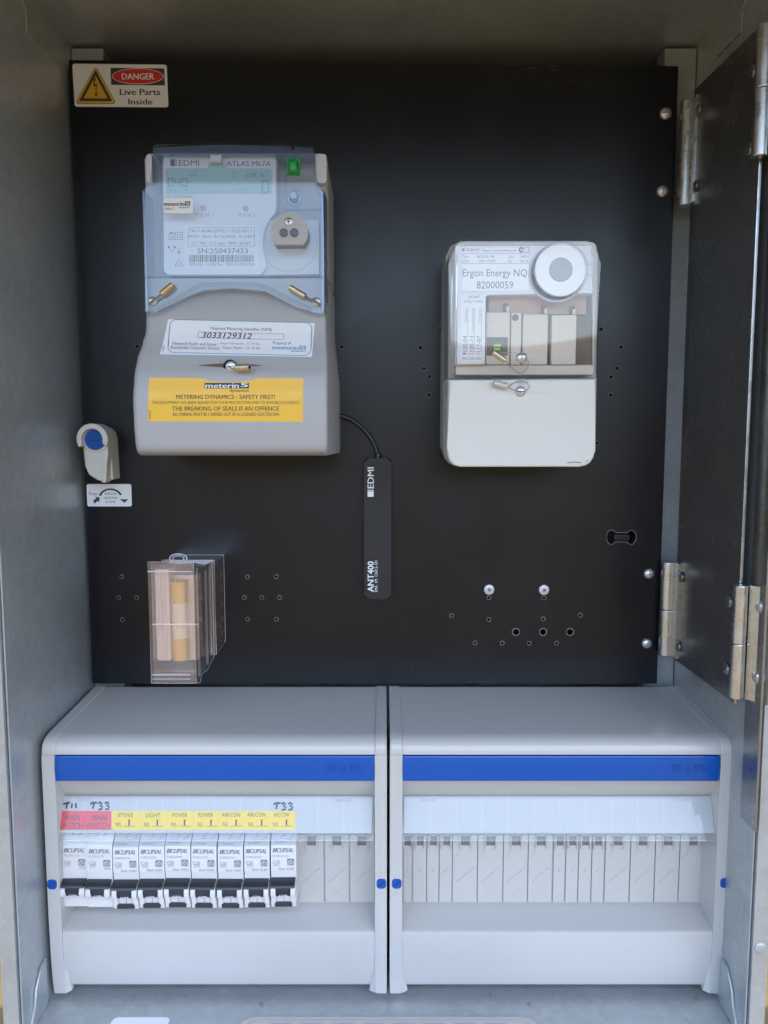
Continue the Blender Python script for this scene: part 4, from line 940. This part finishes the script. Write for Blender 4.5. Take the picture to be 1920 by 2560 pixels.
# ------------------------------------------------------------------ circuit breakers
W = 9.35
def breaker(kind, org):
    """kind 0: plain breaker, kind 1: breaker with test button; local axes x across, z up from its foot, y towards the camera is negative"""
    o_ = thing('circuit_breaker', 'x', 'circuit breaker', org); ox, oy, oz = org
    def P(x, y, z): return (ox + x, y, oz + z)
    g = .12
    b = MB()
    if kind == 0:
        prof = [(-70, 0), (-91.5, 0), (-91.5, 26.8), (-90.5, 40), (-89.3, 47.5), (-81, 56), (-70, 56)]
        b.xprism([(y, oz + z) for y, z in prof], ox - W + g, ox + W - g, 'mcb_white', .35)
        for s_ in (-1, 1): b.xprism([(y, oz + z) for y, z in [(-88, 9.5), (-97, 10.5), (-98.3, 13), (-97.6, 16), (-94, 19.5), (-88, 20.5)]], ox + s_ * (W - .5), ox + s_ * (W - 4.6), 'mcb_white', .5)
        b.box(ox - W + g + .05, ox + W - g - .05, -85, -89.4, oz + 47.2, oz + 47.5, 'mcb_grey')
    else:
        prof = [(-70, 0), (-92, 0), (-92.5, 8), (-90, 8.5), (-90, 26.5), (-91.8, 27), (-90.5, 45.5), (-82, 55), (-70, 55)]
        b.xprism([(y, oz + z) for y, z in prof], ox - W + g, ox + W - g, 'mcb_white', .3)
        for s_ in (-1, 1): b.xprism([(y, oz + z) for y, z in [(-89, 0.4), (-93, .4), (-94.5, 9), (-97, 10.5), (-97.6, 12.5), (-97.2, 16), (-94, 19.5), (-89, 20.5)]], ox + s_ * (W - .4), ox + s_ * (W - 4.0), 'mcb_white', .4)
        b.xprism([(-90.6, oz + 46), (-82.5, oz + 55), (-82.2, oz + 54.6), (-90.2, oz + 45.6)], ox - W + .5, ox + W - .5, 'mcb_grey')
        b.box(ox - .12, ox + .12, -90.1, -92.7, oz + 3.2, oz + 11, 'ink_soft')
    b.build('body', o_)
    zt = 21.6 if kind == 0 else 21.0
    b = MB(); b.xprism([(-86, oz + zt), (-94, oz + zt), (-97.5, oz + zt - 1.6), (-98.4, oz + zt - 3.6), (-97.8, oz + zt - 4.0), (-86, oz + zt - 4.0)], ox - W + .35, ox + W - .8, 'toggle_black', .35)
    b.xprism([(-86, oz + zt - 3.2), (-97.9, oz + zt - 3.7), (-98.0, oz + zt - 7), (-96.4, oz + zt - 10.6), (-86, oz + zt - 11)], ox - 5.2, ox + 5.0, 'toggle_black', .3)
    zz = oz + zt - 10.2
    b.text('I.ON', ox - 2.6, zz, ox + 2.9, zz + 1.1, -97.3, 'paper', .03); b.build('toggle', o_)
    if kind:
        b = MB(); b.box(ox - 6.3, ox + 6.3, -92, -94.6, oz + 1.0, oz + 3.9, 'toggle_black', .4); b.build('test_button', o_)
    return o_
def print_face(o_, kind, code, amp, org):
    """printing on the sloping front of one breaker"""
    ox, oy, oz = org; b = MB(); z0 = oz + 40.6
    b.text('CLIPSAL', ox - 4.9, z0, ox + 7.6, z0 + 3.1, 0, 'ink_soft', .045, shear=.25)
    for k in (0, 1): b.raw([(ox - 7.9 + k * 1.5, 0, z0), (ox - 6.8 + k * 1.5, 0, z0), (ox - 6.1 + k * 1.5, 0, z0 + 3.1), (ox - 7.2 + k * 1.5, 0, z0 + 3.1)], [(0, 1, 2, 3)], 'ink_soft')
    b.text(code, ox - 7.7, z0 - 3.6 + (.6 if not kind else 0), ox + 3.4, z0 - 1.9 + (.6 if not kind else 0), 0, 'ink_pale', 0)
    b.text(amp, ox - 7.7, z0 - 8.2, ox - 2.8, z0 - 5.9, 0, 'ink_soft', 0)
    zi = z0 - 9.8
    for q in ((ox - 7.5, zi - .2, ox - 2.6, zi + .05), (ox - 7.5, zi + 1.25, ox - 2.6, zi + 1.5)): b.raw([(q[0], 0, q[1]), (q[2], 0, q[1]), (q[2], 0, q[3]), (q[0], 0, q[3])], [(0, 1, 2, 3)], 'ink_pale')
    b.text('4500', ox - 7.2, zi + .2, ox - 3, zi + 1.1, 0, 'ink_pale', 0)
    P = rrect(ox + 2.7, z0 - 9.6, ox + 7.7, z0 - 4.7, .8, 4); b.raw([(p[0], 0, p[1]) for p in P], [list(range(len(P)))], 'ink_soft')
    hx, hz = ox + 5.2, z0 - 7.3
    for a, c in (((-1.8, -1.7), (-1.8, .3)), ((-1.8, .3), (0, 1.8)), ((0, 1.8), (1.8, .3)), ((1.8, .3), (1.8, -1.7)), ((-.9, -1.7), (.8, -.3)), ((-.9, -.2), (.2, .6))): b.stroke([(hx + a[0], hz + a[1]), (hx + c[0], hz + c[1])], .45, -.06, 'mcb_white')
    b.text('RCBO' if kind else 'MCB', ox + (2.6 if kind else 3.6), z0 - 12.9 + (1 if not kind else 0), ox + 7.8, z0 - 11.3 + (1 if not kind else 0), 0, 'ink_soft', 0)
    if kind: b.text('30mA', ox - 3.6, z0 - 12.9, ox + 1.2, z0 - 11.3, 0, 'ink_soft', 0)
    f = (lambda z: -92.0 + (z - oz - 27) * 1.3 / 18.5 - .12 + .08) if kind else (lambda z: -91.5 + (z - oz - 26.8) * (1.0 / 13.2 if z < oz + 40 else 1.15 / 13.2) - .18)
    b.map(lambda v: (v.x, f(v.z) + v.y, v.z))
    c2 = MB()
    if kind:
        c2.text('TEST MONTHLY', ox - 7, oz + 47, ox + 1.8, oz + 47.9, 0, 'ink_soft', 0)
        for k, (xa, za) in enumerate(((-2, 49.5), (-1, 51.5), (4.2, 49), (6, 51))): c2.stroke([(ox + xa, oz + za), (ox + xa + 1.6, oz + za + 1.6), (ox + xa + 3, oz + za + 1.2)], .3, 0, 'ink_soft')
        c2.map(lambda v: (v.x, -90.6 + (v.z - oz - 46) * 8.1 / 9 - .12, v.z))
    else:
        c2.text('1 3', ox - 3, oz + 51.5, ox + 3.5, oz + 53, 0, 'ink_soft', 0); c2.map(lambda v: (v.x, -89.3 + (v.z - oz - 47.5) * 8.3 / 8.5 - .12, v.z))
    me2 = bpy.data.meshes.new('x'); c2.bm.to_mesh(me2); idx = [b.mi(n) for n in c2.m]
    for p in me2.polygons: p.material_index = idx[p.material_index]
    b.bm.from_mesh(me2); c2.bm.free()
    b.build('printed_front', o_)
BR = [(189, 2266, 0, 'MCB4-163', 'C63'), (253, 2266, 0, 'MCB4-125', 'C25'), (317.5, 2269, 1, 'RCBE232/30S', 'C32'), (382.5, 2267.5, 1, 'RCBE210/30S', 'C10'), (447.5, 2267, 1, 'RCBE220/30S', 'C20'), (513, 2267, 1, 'RCBE220/30S', 'C20'), (578.5, 2267, 1, 'RCBE220/30S', 'C20'), (644, 2266.5, 1, 'RCBE220/30S', 'C20'), (709.5, 2264, 1, 'RCBE210/30S', 'C10')]
BL = ['white circuit breaker without a test button, below the red label marked T11', 'white circuit breaker without a test button, below the red label marked T33', 'white circuit breaker with a black test button, below the yellow STOVE label', 'white circuit breaker with a black test button, below the yellow LIGHT label',
      'white circuit breaker below the left yellow POWER label, next to the LIGHT label', 'white circuit breaker below the right yellow POWER label, next to AIR/CON', 'white circuit breaker below the left yellow AIR/CON label, next to POWER', 'white circuit breaker below the right yellow AIR/CON label, next to HOT/W', 'white circuit breaker below the yellow HOT/W label, beside the grey blanks']
proto = {}
for i, (px, py, kind, code, amp) in enumerate(BR):
    x = TX(px, 2200, -96); z = TZ(py, -98); org = (x, -70, z)
    if kind not in proto:
        o = breaker(kind, org); proto[kind] = o
    else:
        o = proto[kind].copy(); col.objects.link(o); o.location = Vector(org) * S
        for chd in list(proto[kind].children):
            if not chd.name.startswith('printed_front'):
                c = chd.copy(); col.objects.link(c); c.parent = o
    ORG[o.name] = org
    o['label'] = BL[i]; o['group'] = 'circuit breakers in the left switchboard'
    print_face(o, kind, code, amp, org); jr = random.Random(i + 40); o.location = Vector((x + jr.uniform(-.12, .12), -76.5 + jr.uniform(-.35, .35), z + jr.uniform(-.15, .15))) * S; o.rotation_euler = (R(jr.uniform(-.5, .5)), 0, R(jr.uniform(-.7, .7)))

# ================================================================== things on the floor of the box
tr = thing('plastic_tray', 'pale grey plastic tray with a row of blue windows at the bottom edge', 'tray', (8, -150, -416))
b = MB(); Y0 = -118
tx0, tx1 = TX(600, 2540, -122), TX(1342, 2540, -122)
zt = -406.5
P = rrect(tx0, -205, tx1, -124, 9, 6)
def slab(mb, P, z0, z1, m, bev):
    t = bmesh.new(); a = [t.verts.new((p[0], p[1], z0)) for p in P]; c = [t.verts.new((p[0], p[1], z1)) for p in P]; n = len(P)
    t.faces.new(a); f = t.faces.new(c)
    for i in range(n): t.faces.new((a[i], a[(i + 1) % n], c[(i + 1) % n], c[i]))
    if bev: bmesh.ops.bevel(t, geom=list(f.edges), offset=bev, segments=3, profile=.5, affect='EDGES')
    mb.put(t, m)
slab(b, P, -416.6, zt - 2.5, 'board_grey', 1.5); slab(b, rrect(tx0 + 8, -200, tx1 - 8, -129, 5, 5), zt - 2.6, zt - 1.2, 'board_grey', .6)
b.build('tray_body', tr)
for k in range(8):
    b = MB(); xk = tx0 + 20 + (tx1 - tx0 - 40) / 8 * (k + .5); slab(b, rrect(xk - 8.5, -170, xk + 8.5, -133, 1.5, 3), zt - 1.3, zt - .4, 'blue', .3); b.build('window', tr)
b = MB(); slab(b, rrect(TX(284, 2545, -121), -190, TX(426, 2545, -121), -121, 3.5, 5), -412.2, -411.6, 'paper', .2)
o = b.build('paper_card', None, (TX(355, 2545, -121), -150, -412)); tag(o, 'white card lying on the box floor left of the tray', 'card')
for i, (px, py, s_, lab_) in enumerate(((654, 2511, 1.6, 'dark dry leaf scrap on the box floor left of the board gap'), (1227, 2488, 1.3, 'small dark leaf scrap just below the right switchboard'), (1323, 2510, 1.5, 'dark leaf scrap on the floor below the middle of the right switchboard'), (1742, 2497, 1.7, 'dark leaf scrap on the floor near the right wall'))):
    rr = random.Random(i); z = ZF + .2; Yd = z / (TZ(py, 0) / DIST) - DIST
    x = TX(px, py, Yd); b = MB()
    V = [(x + s_ * (1 + rr.uniform(-.4, .4)) * math.cos(a), Yd + s_ * (1.3 + rr.uniform(-.5, .5)) * math.sin(a), z + rr.uniform(0, .9)) for a in [k * .9 for k in range(7)]]
    b.raw(V + [(x, Yd, z + 1)], [(k, (k + 1) % 7, 7) for k in range(7)], 'dust', True)
    o = b.build('leaf_scrap', None, (x, Yd, ZF)); tag(o, lab_, 'leaf', 'leaf scraps on the box floor')
